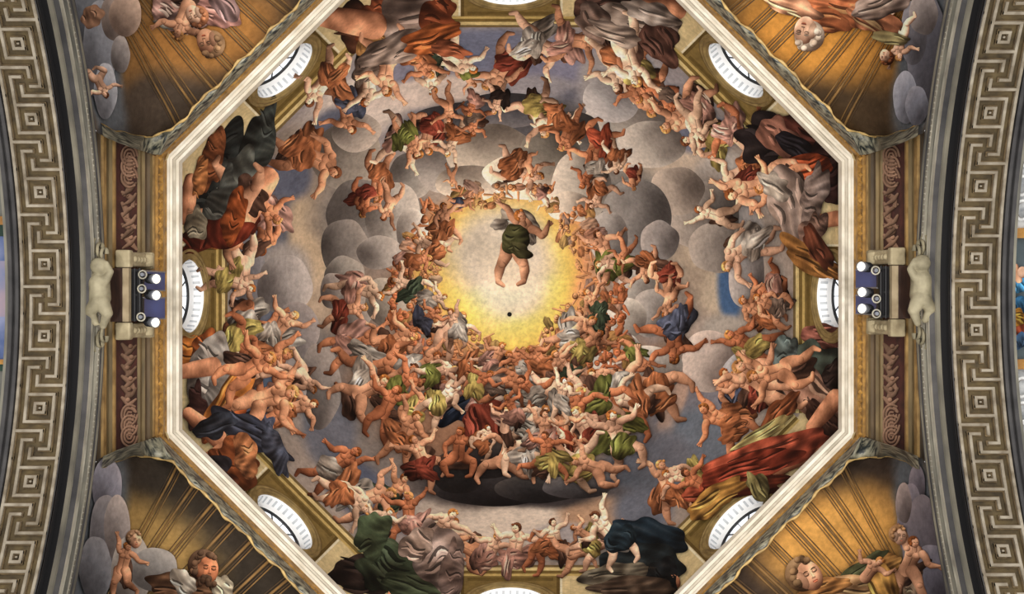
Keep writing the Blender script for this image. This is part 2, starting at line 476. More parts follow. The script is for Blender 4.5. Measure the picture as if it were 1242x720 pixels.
def head(P, x, y, r, rot, sk, hair, R, flip=1, beard=False):
    t = math.radians(rot); up = np.array([math.sin(t), -math.cos(t)]); sd = np.array([math.cos(t), math.sin(t)]) * flip
    hc = np.array(HAIR[R.randint(len(HAIR))] if hair is None else hair, float)
    c = np.array([x, y])
    P.blob(*(c + up * r * 0.28 - sd * r * 0.28), r * 1.08, r * 1.12, t, hc)
    P.blob(*(c + sd * r * 0.12 - up * r * 0.06), r * 0.76, r * 1.0, t, sk * 1.03)
    if r < 2.6: return
    f = c + sd * r * 0.26
    if r < 8:
        for s in (-0.30, 0.30):
            P.limb([f + sd * r * (s - 0.1) + up * r * 0.1, f + sd * r * (s + 0.1) + up * r * 0.1], [r * 0.08, r * 0.08], sk * 0.48, cols=3)
        P.limb([f + up * r * 0.12, f - up * r * 0.22], [r * 0.06, r * 0.10], sk * 0.82, cols=3)
        P.limb([f - sd * r * 0.16 - up * r * 0.48, f + sd * r * 0.16 - up * r * 0.48], [r * 0.07, r * 0.07], sk * np.array([0.74, 0.5, 0.46]), cols=3)
        nk = 5
    else:
        P.blob(*(c - sd * r * 0.42 - up * r * 0.1), r * 0.30, r * 0.62, t, sk * 0.80, shade=0.6)            # turned-away cheek
        for s in (-0.30, 0.27):
            q = f + sd * r * s + up * r * 0.10
            P.blob(*q, r * 0.19, r * 0.13, t, sk * 0.70, shade=0.5)                                          # socket
            P.blob(*q, r * 0.12, r * 0.085, t, sk * 0.92, shade=0.7)
            P.limb([q - sd * r * 0.13 - up * r * 0.03, q - up * r * 0.08, q + sd * r * 0.13 - up * r * 0.03], [r * 0.02, r * 0.035, r * 0.02], sk * 0.42, cols=3)
            P.limb([q - sd * r * 0.16 + up * r * 0.15, q + up * r * 0.21, q + sd * r * 0.16 + up * r * 0.16], [r * 0.03, r * 0.05, r * 0.025], hc * 0.7, cols=3)
        P.limb([f + up * r * 0.20, f + sd * r * 0.05 - up * r * 0.20], [r * 0.05, r * 0.10], sk * 1.10, cols=4)
        P.limb([f - sd * r * 0.08 - up * r * 0.26, f + sd * r * 0.11 - up * r * 0.27], [r * 0.045, r * 0.05], sk * 0.66, cols=3)
        P.limb([f - sd * r * 0.15 - up * r * 0.48, f + sd * r * 0.15 - up * r * 0.48], [r * 0.035, r * 0.035], sk * np.array([0.66, 0.42, 0.40]), cols=3)
        P.limb([f - sd * r * 0.10 - up * r * 0.55, f + sd * r * 0.10 - up * r * 0.55], [r * 0.045, r * 0.045], sk * np.array([0.98, 0.74, 0.68]), cols=3)
        P.blob(*(c - sd * r * 0.70 + up * r * 0.02), r * 0.13, r * 0.22, t, sk * 0.9)                       # ear
        nk = 16
        if beard:
            for k in range(14):
                q = f - up * r * R.uniform(0.55, 1.15) + sd * r * R.uniform(-0.62, 0.5)
                P.blob(*q, r * 0.20, r * 0.24, t, hc * R.uniform(0.8, 1.3))
    for k in range(nk):
        g = R.uniform(-2.3, 0.9); rr = R.uniform(0.78, 1.12)
        q = c + up * r * (0.22 + rr * 0.9 * math.cos(g)) + sd * r * rr * 0.95 * math.sin(g)
        P.blob(*q, r * (0.34 if r < 8 else 0.24), r * (0.30 if r < 8 else 0.22), g, hc * R.uniform(0.8, 1.3))


# ---- soft ground of the painting: sky, haze, light
def composite(px, py, base, blobs, noise=0.0):
    n1 = np.zeros_like(px)
    R = np.random.RandomState(3)
    for k in range(26):
        f = 0.02 * 1.17 ** k; a = R.uniform(0, 6.3)
        n1 += np.sin((px * math.cos(a) + py * math.sin(a)) * f + R.uniform(0, 6.3) + 1.5 * np.sin((px * math.sin(a) - py * math.cos(a)) * f * 0.6 + R.uniform(0, 6.3))) / 1.13 ** k
    n1 *= 0.28
    c = np.tile(np.asarray(base, float), (len(px), 1))
    for b in blobs:
        x, y, rx, ry, col = b[:5]
        rot = math.radians(b[5]) if len(b) > 5 else 0.0; soft = b[6] if len(b) > 6 else 0.55
        dx, dy = px - x, py - y
        u = (dx * math.cos(rot) + dy * math.sin(rot)) / rx; v = (-dx * math.sin(rot) + dy * math.cos(rot)) / ry
        d = np.sqrt(u * u + v * v) * (1 + 0.16 * n1)
        al = np.clip((1 - d) / soft + 0.5, 0, 1); al = (al * al * (3 - 2 * al))[:, None]
        c = c * (1 - al) + np.asarray(col, float) * al
    return np.clip(c * (1 + noise * n1[:, None]), 4, 250)


SKY = [  # x, y, rx, ry, colour, rotation, softness
    (619, 120, 260, 90, (146, 138, 140)), (330, 260, 60, 80, (96, 94, 100)), (330, 380, 50, 100, (94, 97, 108)), (375, 300, 26, 90, (192, 168, 140)), (345, 335, 34, 40, (168, 158, 152)),
    (340, 440, 34, 56, (84, 94, 112)), (392, 395, 20, 60, (182, 160, 138)), (385, 455, 34, 60, (122, 114, 110)), (372, 200, 46, 44, (146, 130, 116)), (350, 215, 30, 26, (92, 94, 108)),
    (450, 122, 80, 40, (212, 196, 184), -30), (400, 160, 40, 22, (96, 98, 112), -40), (535, 92, 90, 30, (132, 128, 142)), (530, 112, 90, 20, (206, 188, 176), -6), (590, 60, 60, 26, (112, 116, 136)),
    (690, 78, 90, 34, (126, 124, 142)), (650, 112, 60, 20, (152, 146, 150)), (720, 130, 40, 26, (98, 97, 108)), (762, 152, 60, 52, (178, 166, 156)), (735, 95, 34, 40, (160, 152, 150)),
    (815, 190, 60, 46, (186, 168, 150), 20), (850, 165, 40, 22, (112, 114, 130)), (880, 215, 40, 30, (190, 180, 172)), (855, 262, 54, 58, (140, 130, 122)), (850, 340, 44, 70, (194, 176, 154)), (826, 300, 18, 60, (200, 182, 158)),
    (886, 350, 15, 48, (72, 98, 134)), (905, 300, 20, 60, (150, 142, 138)), (800, 410, 40, 50, (150, 142, 148)), (858, 430, 52, 46, (186, 164, 150)), (880, 400, 30, 20, (170, 160, 150)), (830, 505, 70, 46, (120, 116, 122), -30), (815, 500, 12, 60, (182, 150, 132), 20),
    (850, 530, 40, 40, (104, 110, 120)), (790, 560, 60, 40, (104, 104, 112)), (770, 600, 50, 26, (92, 94, 102)), (700, 606, 70, 22, (100, 92, 92)), (520, 575, 70, 50, (152, 134, 124)), (445, 545, 50, 60, (128, 118, 112)),
    (400, 520, 34, 50, (104, 104, 112)), (470, 620, 70, 30, (142, 130, 128), 20), (430, 590, 46, 30, (88, 92, 108), 40), (560, 620, 60, 26, (184, 168, 154)), (628, 634, 70, 30, (208, 192, 176)), (725, 628, 46, 24, (182, 146, 118)), (690, 650, 60, 16, (170, 160, 158)), (780, 620, 34, 26, (104, 106, 116)),
    (612, 345, 190, 150, (150, 130, 116)), (612, 200, 120, 66, (170, 154, 140)), (600, 145, 110, 24, (92, 88, 90)), (610, 480, 170, 90, (150, 112, 88)), (600, 590, 90, 26, (52, 46, 46)), (655, 596, 60, 20, (58, 52, 52)),
    (450, 260, 70, 60, (126, 116, 108)), (770, 260, 50, 60, (124, 118, 112)),
    (612, 330, 122, 112, (216, 150, 104), 0, 0.35), (614, 328, 97, 103, (240, 186, 104), 0, 0.3), (612, 342, 84, 90, (246, 206, 104), 0, 0.45), (614, 326, 68, 78, (240, 214, 150), 0, 0.6), (614, 320, 52, 62, (232, 216, 194), 0, 0.7), (622, 350, 36, 36, (230, 212, 186), 0, 0.8),
]

# ------------------------------------------------------------------ ceiling: the painted dome
ceiling = empty('ceiling', (0, 0, H0), 'painted octagonal dome with figures on clouds around a golden glow', None, None, 'structure')
FM = fresco_mat()
WIN_H, WIN_R = 19.35, 0.72
wins = []
for s, k in zip(SIDES, KS):
    n = Vector((math.cos(s), math.sin(s), 0)); ap = A0 * k * math.sqrt(1 - ((WIN_H - H0) / T0) ** 2)
    c = n * ap + Vector((0, 0, WIN_H))
    x = (WIN_H - H0) / T0
    up = Vector((n.x * -A0 * k * x / (T0 * math.sqrt(1 - x * x)), n.y * -A0 * k * x / (T0 * math.sqrt(1 - x * x)), 1)).normalized()
    tg = Vector((-math.sin(s), math.cos(s), 0)); nn = tg.cross(up).normalized()
    if nn.dot(n) < 0: nn = -nn
    wins.append((c, nn, tg, up, k, s))


def in_window(co, r):
    bad = np.zeros(len(co), bool)
    for c, nn, tg, up, k, s in wins:
        d = co - np.array(c)
        bad |= (np.hypot(d @ np.array(tg), d @ np.array(up)) < r) & (d @ np.array(nn) > -1.0)
    return bad


def dome_base():
    nth, nr = 620, 190
    th = np.linspace(0, 2 * math.pi, nth, endpoint=False)
    # rings by height, closer at the foot
    t = np.linspace(0, 1, nr); hh = H0 - 0.1 + (T0 + 0.1) * np.sin(t * math.pi / 2) ** 1.15
    Hh, Th = np.meshgrid(hh, th, indexing='ij')
    r = dome_r(Th, Hh)
    co = np.stack([r * np.cos(Th), r * np.sin(Th), Hh], -1).reshape(-1, 3)
    px = CX + F * co[:, 0] / co[:, 2]; py = CY + F * co[:, 1] / co[:, 2]
    col = np.clip(composite(px, py, (150, 136, 126), SKY, 0.07) * 1.06, 0, 250)
    d = oct_d(px, py)
    col = np.where((d > 352)[:, None], np.array([206, 186, 142.0]), col)
    # thin rays inside the glow
    a = np.arctan2(py - 340, px - 613); rr = np.hypot(px - 613, py - 340)
    ray = 1 + 0.015 * np.sin(a * 41 + 2 * np.sin(a * 7)) * np.exp(-((rr - 70) / 34) ** 2)
    col = np.clip(col * ray[:, None], 0, 252)
    q = gridq(nr, nth, True)
    keep = ~in_window(co[q].mean(1), WIN_R + 0.06)
    me = quads_mesh('plaster', co, q[keep], lin(col))
    return link('plaster', me, FM, ceiling, True)


dome_base()


def clamp_dome(p):
    d = oct_d(p[:, 0], p[:, 1]); k = np.where(d > 405, 405 / np.maximum(d, 1), 1.0)
    return np.stack([CX + (p[:, 0] - CX) * k, CY + (p[:, 1] - CY) * k], 1)


D = Painting(dome_project, clamp_dome)

# ---- painted parapet behind the windows: one set of panels to each of the eight sides
PANEL = []


def parapet(k):
    s, kk = SIDES[k], KS[k]; n = np.array([math.cos(s), math.sin(s)]); t = np.array([-n[1], n[0]])

    def rect(d0, d1, t0, t1, col, name=None, hole=True, stp=3.0):
        nd, nt = max(2, int((d1 - d0) / stp) + 1), max(2, int((t1 - t0) / stp) + 1)
        dd, tt = np.meshgrid(np.linspace(d0, d1, nd) * kk, np.linspace(t0, t1, nt), indexing='ij')
        P = np.stack([CX + dd * n[0] + tt * t[0], CY + dd * n[1] + tt * t[1]], -1).reshape(-1, 2)
        q = gridq(nd, nt)
        if hole:
            h = dome_project(P[:, 0], P[:, 1]); co = np.stack([(P[:, 0] - CX) / F * h, (P[:, 1] - CY) / F * h, h], 1)
            q = q[~in_window(co[q].mean(1), WIN_R + 0.06)]
        if len(q): D.add(P, np.tile(np.asarray(col, float), (len(P), 1)), q)
    half = 352 * 0.414 - 4
    D.begin('painted_ledge')
    rect(343, 346, -half, half, (120, 100, 66), hole=False); rect(346, 350, -half, half, (224, 200, 140), hole=False); rect(350, 354, -half, half, (120, 98, 54), hole=False); rect(354, 357, -half, half, (196, 168, 104), hole=False)
    D.begin('painted_window_panel')
    rect(357, 405, -60, 60, (124, 102, 58)); rect(357, 405, -60, -56, (96, 76, 40)); rect(357, 405, 56, 60, (96, 76, 40)); rect(359, 363, -52, 52, (104, 84, 44))
    D.begin('painted_marble_panel')
    for a, b in ((-152, -62), (62, 152)):
        rect(358, 405, a, b, (212, 190, 142), hole=False)
        for _ in range(5):
            u = rng.uniform(a + 8, b - 8); rect(360, 403, u, u + rng.uniform(2, 7), np.array((212, 190, 142)) * rng.uniform(0.90, 1.06), hole=False)
    D.begin('painted_panel_border')
    for a in (-63, 61): rect(358, 405, a, a + 2.5, (232, 220, 188), hole=False)


for k in range(8): parapet(k)

# ---- clouds
CLOUDS = [
    (300, 330, 22, 40, (104, 102, 106)), (345, 345, 34, 36, (150, 142, 138)), (358, 400, 30, 34, (124, 116, 114)), (388, 468, 26, 52, (124, 115, 110)), (352, 470, 20, 34, (132, 124, 122)),
    (420, 190, 44, 40, (132, 122, 112)), (432, 160, 30, 24, (150, 138, 128)), (760, 160, 58, 48, (176, 166, 156)), (742, 120, 34, 30, (158, 152, 150)), (790, 175, 40, 30, (170, 160, 150)),
    (852, 262, 44, 42, (138, 128, 120)), (868, 300, 34, 30, (142, 132, 124)), (820, 232, 34, 30, (158, 144, 132)), (905, 330, 22, 44, (158, 150, 146)), (862, 438, 36, 38, (178, 162, 152)), (905, 452, 30, 26, (146, 144, 146)),
    (560, 150, 60, 26, (86, 82, 84)), (610, 134, 54, 22, (84, 81, 84)), (520, 165, 30, 26, (96, 90, 90)), (690, 165, 40, 30, (104, 98, 94)),
    (498, 214, 28, 28, (146, 138, 130)), (545, 200, 44, 36, (158, 148, 140)), (596, 188, 54, 38, (182, 168, 152)), (570, 222, 42, 22, (202, 186, 168)), (640, 214, 54, 28, (222, 204, 182)), (668, 184, 38, 32, (118, 110, 100)), (704, 226, 36, 44, (188, 176, 162)), (690, 250, 28, 18, (212, 196, 178)),
    (440, 262, 46, 44, (124, 116, 110)), (476, 262, 34, 42, (174, 164, 154)), (500, 280, 20, 28, (204, 192, 180)), (418, 300, 30, 34, (120, 112, 106)), (460, 306, 28, 20, (156, 146, 138)), (418, 334, 24, 24, (136, 128, 120)), (404, 352, 16, 22, (128, 118, 112)), (430, 374, 24, 24, (140, 130, 122)), (470, 366, 28, 30, (164, 152, 138)), (506, 400, 26, 32, (150, 138, 122)), (500, 470, 28, 36, (150, 138, 126)),
    (772, 264, 42, 48, (126, 120, 116)), (738, 288, 24, 32, (160, 152, 146)), (800, 292, 24, 24, (140, 132, 128)), (775, 352, 28, 26, (164, 156, 148)), (790, 380, 26, 30, (150, 142, 136)), (757, 386, 27, 26, (196, 186, 174)), (752, 420, 26, 16, (184, 176, 166)), (712, 446, 22, 20, (200, 190, 178)), (694, 462, 16, 14, (192, 182, 170)), (786, 448, 44, 28, (178, 168, 158)), (735, 460, 26, 22, (190, 180, 168)), (660, 500, 34, 22, (206, 196, 186)),
    (600, 590, 76, 24, (50, 45, 45)), (655, 592, 54, 18, (58, 53, 52)), (556, 572, 34, 26, (56, 50, 48)), (590, 555, 40, 26, (60, 52, 50)), (700, 590, 44, 14, (84, 78, 78)),
]
for i, (x, y, rx, ry, c) in enumerate(CLOUDS):
    D.begin('painted_cloud')
    c = np.array(c, float) * (1.12 if max(c) > 70 else 1.0)
    D.blob(x, y, rx, ry, 0, c, 1.05, 0.06, 2.0, seed=i, flat=True)
    for k in range(0):
        a = rng.uniform(0, 6.3); q = rng.uniform(0.45, 0.65)
        D.blob(x + math.cos(a) * rx * 0.34, y + math.sin(a) * ry * 0.34, rx * q, ry * q, 0, c * rng.uniform(0.97, 1.05), 0.7, 0.08, 2.0, seed=i * 9 + k, flat=True)

# ---- packed ring of tiny faces round the glow
D.begin('painted_crowd', 'ring of tiny painted faces and limbs around the golden glow', 'stuff')
n = 0
R = np.random.RandomState(11)
while n < 1150:
    x, y = R.uniform(470, 765), R.uniform(225, 480)
    a = math.atan2((y - 330) / 1.06, x - 613); rr = math.hypot(x - 613, (y - 330) / 1.06)
    out = 112 + 16 * math.sin(3 * a) + (50 if math.sin(a) > 0.45 else 0) + (26 if abs(math.cos(a)) > 0.75 else 0)
    if not (84 + 7 * math.sin(5 * a + 1) < rr < out): continue
    n += 1
    f = np.clip((rr - 84) / 50, 0, 1); sk = np.array((236, 176, 122)) * (1 - f) + np.array((206, 124, 84)) * f
    sk = sk * R.uniform(0.86, 1.08); s = R.uniform(2.6, 4.4) * (0.85 + 0.35 * f)
    if R.rand() < 0.35:
        u = R.uniform(0, 6.3); l = R.uniform(7, 14)
        D.limb([(x, y), (x + math.cos(u) * l, y + math.sin(u) * l)], [s * 0.5, s * 0.32], sk * 0.96, cols=4)
    elif R.rand() < 0.22:
        c = [DR[k] for k in 'pwgoyl'][R.randint(6)]
        D.drape(x, y, s * 2.4, s * 1.5, R.uniform(0, 180), np.array(c) * 0.5 + sk * 0.5, fold=3.5)
    else:
        D.blob(x, y, s * 1.05, s * 1.1, 0, np.array(HAIR[R.randint(5)]) * 0.6 + sk * 0.4)
        u = R.uniform(0, 6.3)
        D.blob(x + math.cos(u) * s * 0.3, y + math.sin(u) * s * 0.3, s * 0.78, s * 0.9, 0, sk * 1.05)
        D.limb([(x - s * 0.3, y), (x + s * 0.35, y)], [0.5, 0.5], sk * 0.55, cols=3)

# ---- figures: x, y, size, rotation, pose, cloth, mirrored
FIG = [
    # floating in the upper ring
    (372, 188, 104, 95, 'lean', 'o', 1), (322, 268, 92, 160, 'lean', 'p', 1), (296, 318, 84, 190, 'reach', None, 1), (312, 245, 80, 140, 'fly', 'r', -1),
    (418, 128, 76, 190, 'kneel', 'b', 1), (396, 96, 84, 215, 'reach', 'o', 1), (448, 92, 80, 200, 'reach', 't', -1), (520, 80, 76, 170, 'sit', 'G', 1), (504, 70, 70, 140, 'reach', 'o', 1), (612, 78, 88, 195, 'lean', 'r', 1), (566, 92, 40, 120, 'fly', 'g', 1),
    (652, 52, 90, 100, 'fly', 'w', 1), (690, 48, 84, 80, 'sprawl', 'p', -1), (744, 74, 90, 175, 'reach', 'o', 1), (784, 102, 84, 200, 'lean', 'o', -1), (770, 92, 70, 150, 'fly', 'y', 1), (806, 118, 60, 180, 'kneel', 't', 1),
    (838, 134, 90, 200, 'lean', 'p', 1), (866, 170, 84, 235, 'lean', 'y', 1), (842, 142, 70, 160, 'reach', None, -1), (890, 160, 80, 120, 'sprawl', 'p', 1), (905, 206, 84, 240, 'kneel', 'o', 1), (918, 224, 70, 260, 'reach', 'r', -1),
    (908, 300, 92, 260, 'lean', 'w', -1), (872, 262, 66, 275, 'reach', None, 1), (934, 345, 70, 250, 'kneel', 'p', 1), (924, 382, 70, 285, 'lean', 'o', 1), (912, 420, 80, 290, 'reach', 'y', 1), (940, 372, 64, 300, 'sit', 't', -1),
    (896, 482, 84, 300, 'lean', 'b', 1), (884, 512, 88, 310, 'reach', 'o', -1), (916, 470, 80, 280, 'fly', 'r', 1), (812, 596, 84, 330, 'reach', 'o', 1), (836, 580, 70, 310, 'lean', 'y', -1), (856, 590, 74, 300, 'fly', 'c', 1),
    # leaning over the lower ledge
    (528, 652, 74, 10, 'lean', 't', 1), (572, 668, 70, -60, 'sit', None, 1), (592, 676, 72, 8, 'bust', 'p', 1), (624, 672, 84, 0, 'bust', 'p', -1), (652, 664, 66, 20, 'lean', None, 1), (676, 660, 66, -15, 'bust', 'o', 1), (694, 672, 66, 60, 'sprawl', None, -1), (722, 662, 72, 70, 'reach', 'y', 1), (712, 650, 50, -70, 'bust', None, 1),
    (474, 606, 76, 25, 'reach', 'G', 1), (440, 606, 92, 60, 'fly', 'w', 1), (404, 566, 88, 50, 'reach', 'w', -1), (420, 596, 84, 95, 'lean', 'o', 1), (496, 632, 74, 10, 'fly', 'p', -1), (460, 640, 64, 30, 'bust', 'G', 1),
    # left side of the ledge
    (300, 392, 92, 120, 'kneel', 'w', 1), (334, 404, 78, 60, 'fly', 'w', -1), (312, 438, 100, 70, 'reach', 'o', 1), (336, 478, 84, 55, 'kneel', 'p', -1), (350, 496, 76, 60, 'lean', 'o', 1), (292, 462, 96, 60, 'reach', 'o', -1), (322, 512, 84, 45, 'fly', 'b', 1), (288, 414, 84, 130, 'sit', 'y', 1), (276, 340, 74, 100, 'reach', 'y', 1), (366, 452, 64, 140, 'reach', None, 1),
    # cloud ring, top
    (458, 212, 70, 170, 'fly', 'o', 1), (482, 172, 76, 120, 'sprawl', 'p', 1), (444, 236, 60, 190, 'sit', 'r', -1), (474, 244, 56, 200, 'reach', None, 1), (520, 156, 70, 200, 'kneel', 'r', 1), (496, 166, 60, 160, 'reach', 'g', -1), (552, 166, 56, 185, 'reach', 'o', 1), (544, 126, 54, 150, 'fly', None, 1), (576, 144, 50, 175, 'sprawl', 't', -1), (548, 212, 30, 180, 'reach', None, 1), (574, 122, 44, 200, 'bust', 'p', 1),
    (648, 132, 78, 165, 'sprawl', 'y', 1), (676, 142, 64, 120, 'fly', 'o', -1), (690, 156, 60, 195, 'reach', 'o', 1), (724, 172, 72, 200, 'fly', 'c', 1), (718, 206, 56, 210, 'reach', 'w', 1), (728, 232, 54, 200, 'kneel', 'o', -1), (766, 212, 40, 180, 'sit', 'r', 1), (626, 206, 72, 95, 'fly', 'o', 1), (640, 198, 40, 140, 'kneel', None, -1), (604, 118, 46, 190, 'reach', 'k', 1), (746, 190, 46, 150, 'lean', 'o', 1),
    (658, 238, 34, 130, 'fly', 'p', 1), (560, 246, 34, 60, 'fly', 'b', 1),
    # cloud ring, right
    (738, 312, 74, 330, 'fly', 'g', 1), (750, 322, 60, 300, 'lean', 'g', -1), (760, 304, 44, 200, 'reach', None, 1), (782, 320, 54, 170, 'sprawl', 'o', 1), (808, 338, 64, 175, 'sit', 'r', 1), (812, 360, 54, 200, 'reach', None, -1), (818, 400, 92, 170, 'sprawl', 'b', 1), (724, 374, 60, 300, 'lean', 'G', 1), (722, 396, 56, 250, 'kneel', 'G', -1), (694, 406, 76, 40, 'lean', 'w', 1), (706, 420, 64, 60, 'fly', 'y', -1), (772, 432, 56, 120, 'reach', 'g', 1),
    # cloud ring, left
    (540, 274, 60, 330, 'lean', 'o', 1), (526, 300, 58, 300, 'fly', 'o', -1), (504, 318, 44, 60, 'reach', 'o', 1), (432, 350, 76, 70, 'lean', 'p', 1), (416, 376, 66, 95, 'fly', 'r', -1), (500, 346, 58, 280, 'fly', 'G', 1), (522, 364, 48, 60, 'bust', 'w', 1), (540, 404, 72, 20, 'lean', None, 1), (552, 398, 56, -20, 'reach', 'w', -1), (516, 388, 50, 30, 'bust', 'b', 1),
    (424, 420, 88, 80, 'reach', 'p', 1), (472, 416, 76, 60, 'kneel', 'o', -1), (448, 448, 100, 75, 'fly', 'w', 1), (504, 448, 74, 60, 'reach', 'w', 1), (484, 470, 78, 70, 'lean', 'g', -1), (436, 478, 84, 60, 'sprawl', None, 1), (466, 500, 82, 40, 'fly', None, -1), (504, 502, 70, 50, 'kneel', 'y', 1), (534, 486, 72, 55, 'reach', 'y', 1), (490, 532, 84, 30, 'reach', 'o', 1), (528, 452, 60, 60, 'lean', 'g', 1), (514, 560, 76, -50, 'fly', 'r', 1),
    # lower cloud
    (572, 448, 62, 60, 'lean', 'o', 1), (600, 440, 56, 20, 'bust', 'p', 1), (632, 446, 60, -20, 'lean', 'w', -1), (660, 440, 60, -40, 'reach', 'o', 1), (690, 450, 64, -60, 'lean', 'G', 1), (672, 470, 74, 80, 'fly', None, 1), (648, 476, 64, -50, 'sprawl', 'w', 1), (604, 466, 74, 60, 'lean', 't', 1), (580, 470, 60, 40, 'bust', 'y', 1),
    (790, 470, 110, -75, 'fly', 'o', 1), (744, 466, 74, -40, 'lean', 'w', -1), (772, 488, 84, -70, 'sprawl', 'o', -1), (748, 506, 104, -35, 'sit', 'g', 1), (722, 486, 86, -50, 'reach', 'g', -1), (700, 508, 84, -20, 'lean', 'r', 1), (714, 528, 84, -30, 'sit', 'r', -1), (752, 536, 90, -30, 'fly', 'g', 1), (684, 526, 66, 10, 'kneel', 'c', 1), (700, 560, 84, -70, 'sprawl', 'y', 1), (726, 568, 76, -60, 'fly', None, -1),
    (556, 552, 74, 5, 'sit', None, -1), (586, 536, 50, 25, 'sit', 'o', 1), (610, 560, 84, 15, 'sprawl', None, 1), (634, 548, 84, 5, 'sit', 'w', -1), (640, 516, 72, 20, 'lean', 'w', 1), (662, 528, 70, -10, 'reach', 'p', 1), (612, 520, 56, 10, 'bust', None, -1), (662, 556, 70, -10, 'sprawl', 'y', -1), (624, 500, 50, -30, 'bust', 'p', 1), (680, 484, 58, 10, 'reach', 'w', 1),
]
# broad mantles of the figure group on the lower cloud
D.begin('painted_mantle', 'painted navy, crimson and pink mantles on the lower dark cloud')
for d in ((566, 492, 40, 13, -38, 'B'), (612, 486, 46, 26, -10, 'p'), (588, 512, 26, 30, 70, 'r'), (640, 478, 34, 18, 20, 'w'), (626, 508, 30, 20, 30, 'p'), (648, 500, 28, 18, 0, 'w')):
    D.drape(*d[:5], DR[d[5]], seed=3)
for x, y, S, rot, pose, dr, fl in FIG:
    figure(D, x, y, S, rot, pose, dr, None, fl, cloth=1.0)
# the small robed figure hovering in the middle of the glow
D.begin('painted_figure', 'painted figure in white and dark green robe hovering in the glow')
D.drape(630, 266, 24, 13, 24, (204, 190, 172), fold=6); D.drape(640, 282, 15, 9, 60, (192, 180, 166), fold=5); D.drape(606, 272, 11, 7, -20, (180, 168, 154), fold=5)
figure(D, 622, 298, 100, 8, 'float', None, 0, 1, name=None, seed=5, begin=False, shadow=False)
D.drape(625, 290, 16, 20, 14, (78, 76, 46), fold=7, wob=0.10); D.drape(632, 304, 14, 9, 30, (74, 70, 44), fold=6)

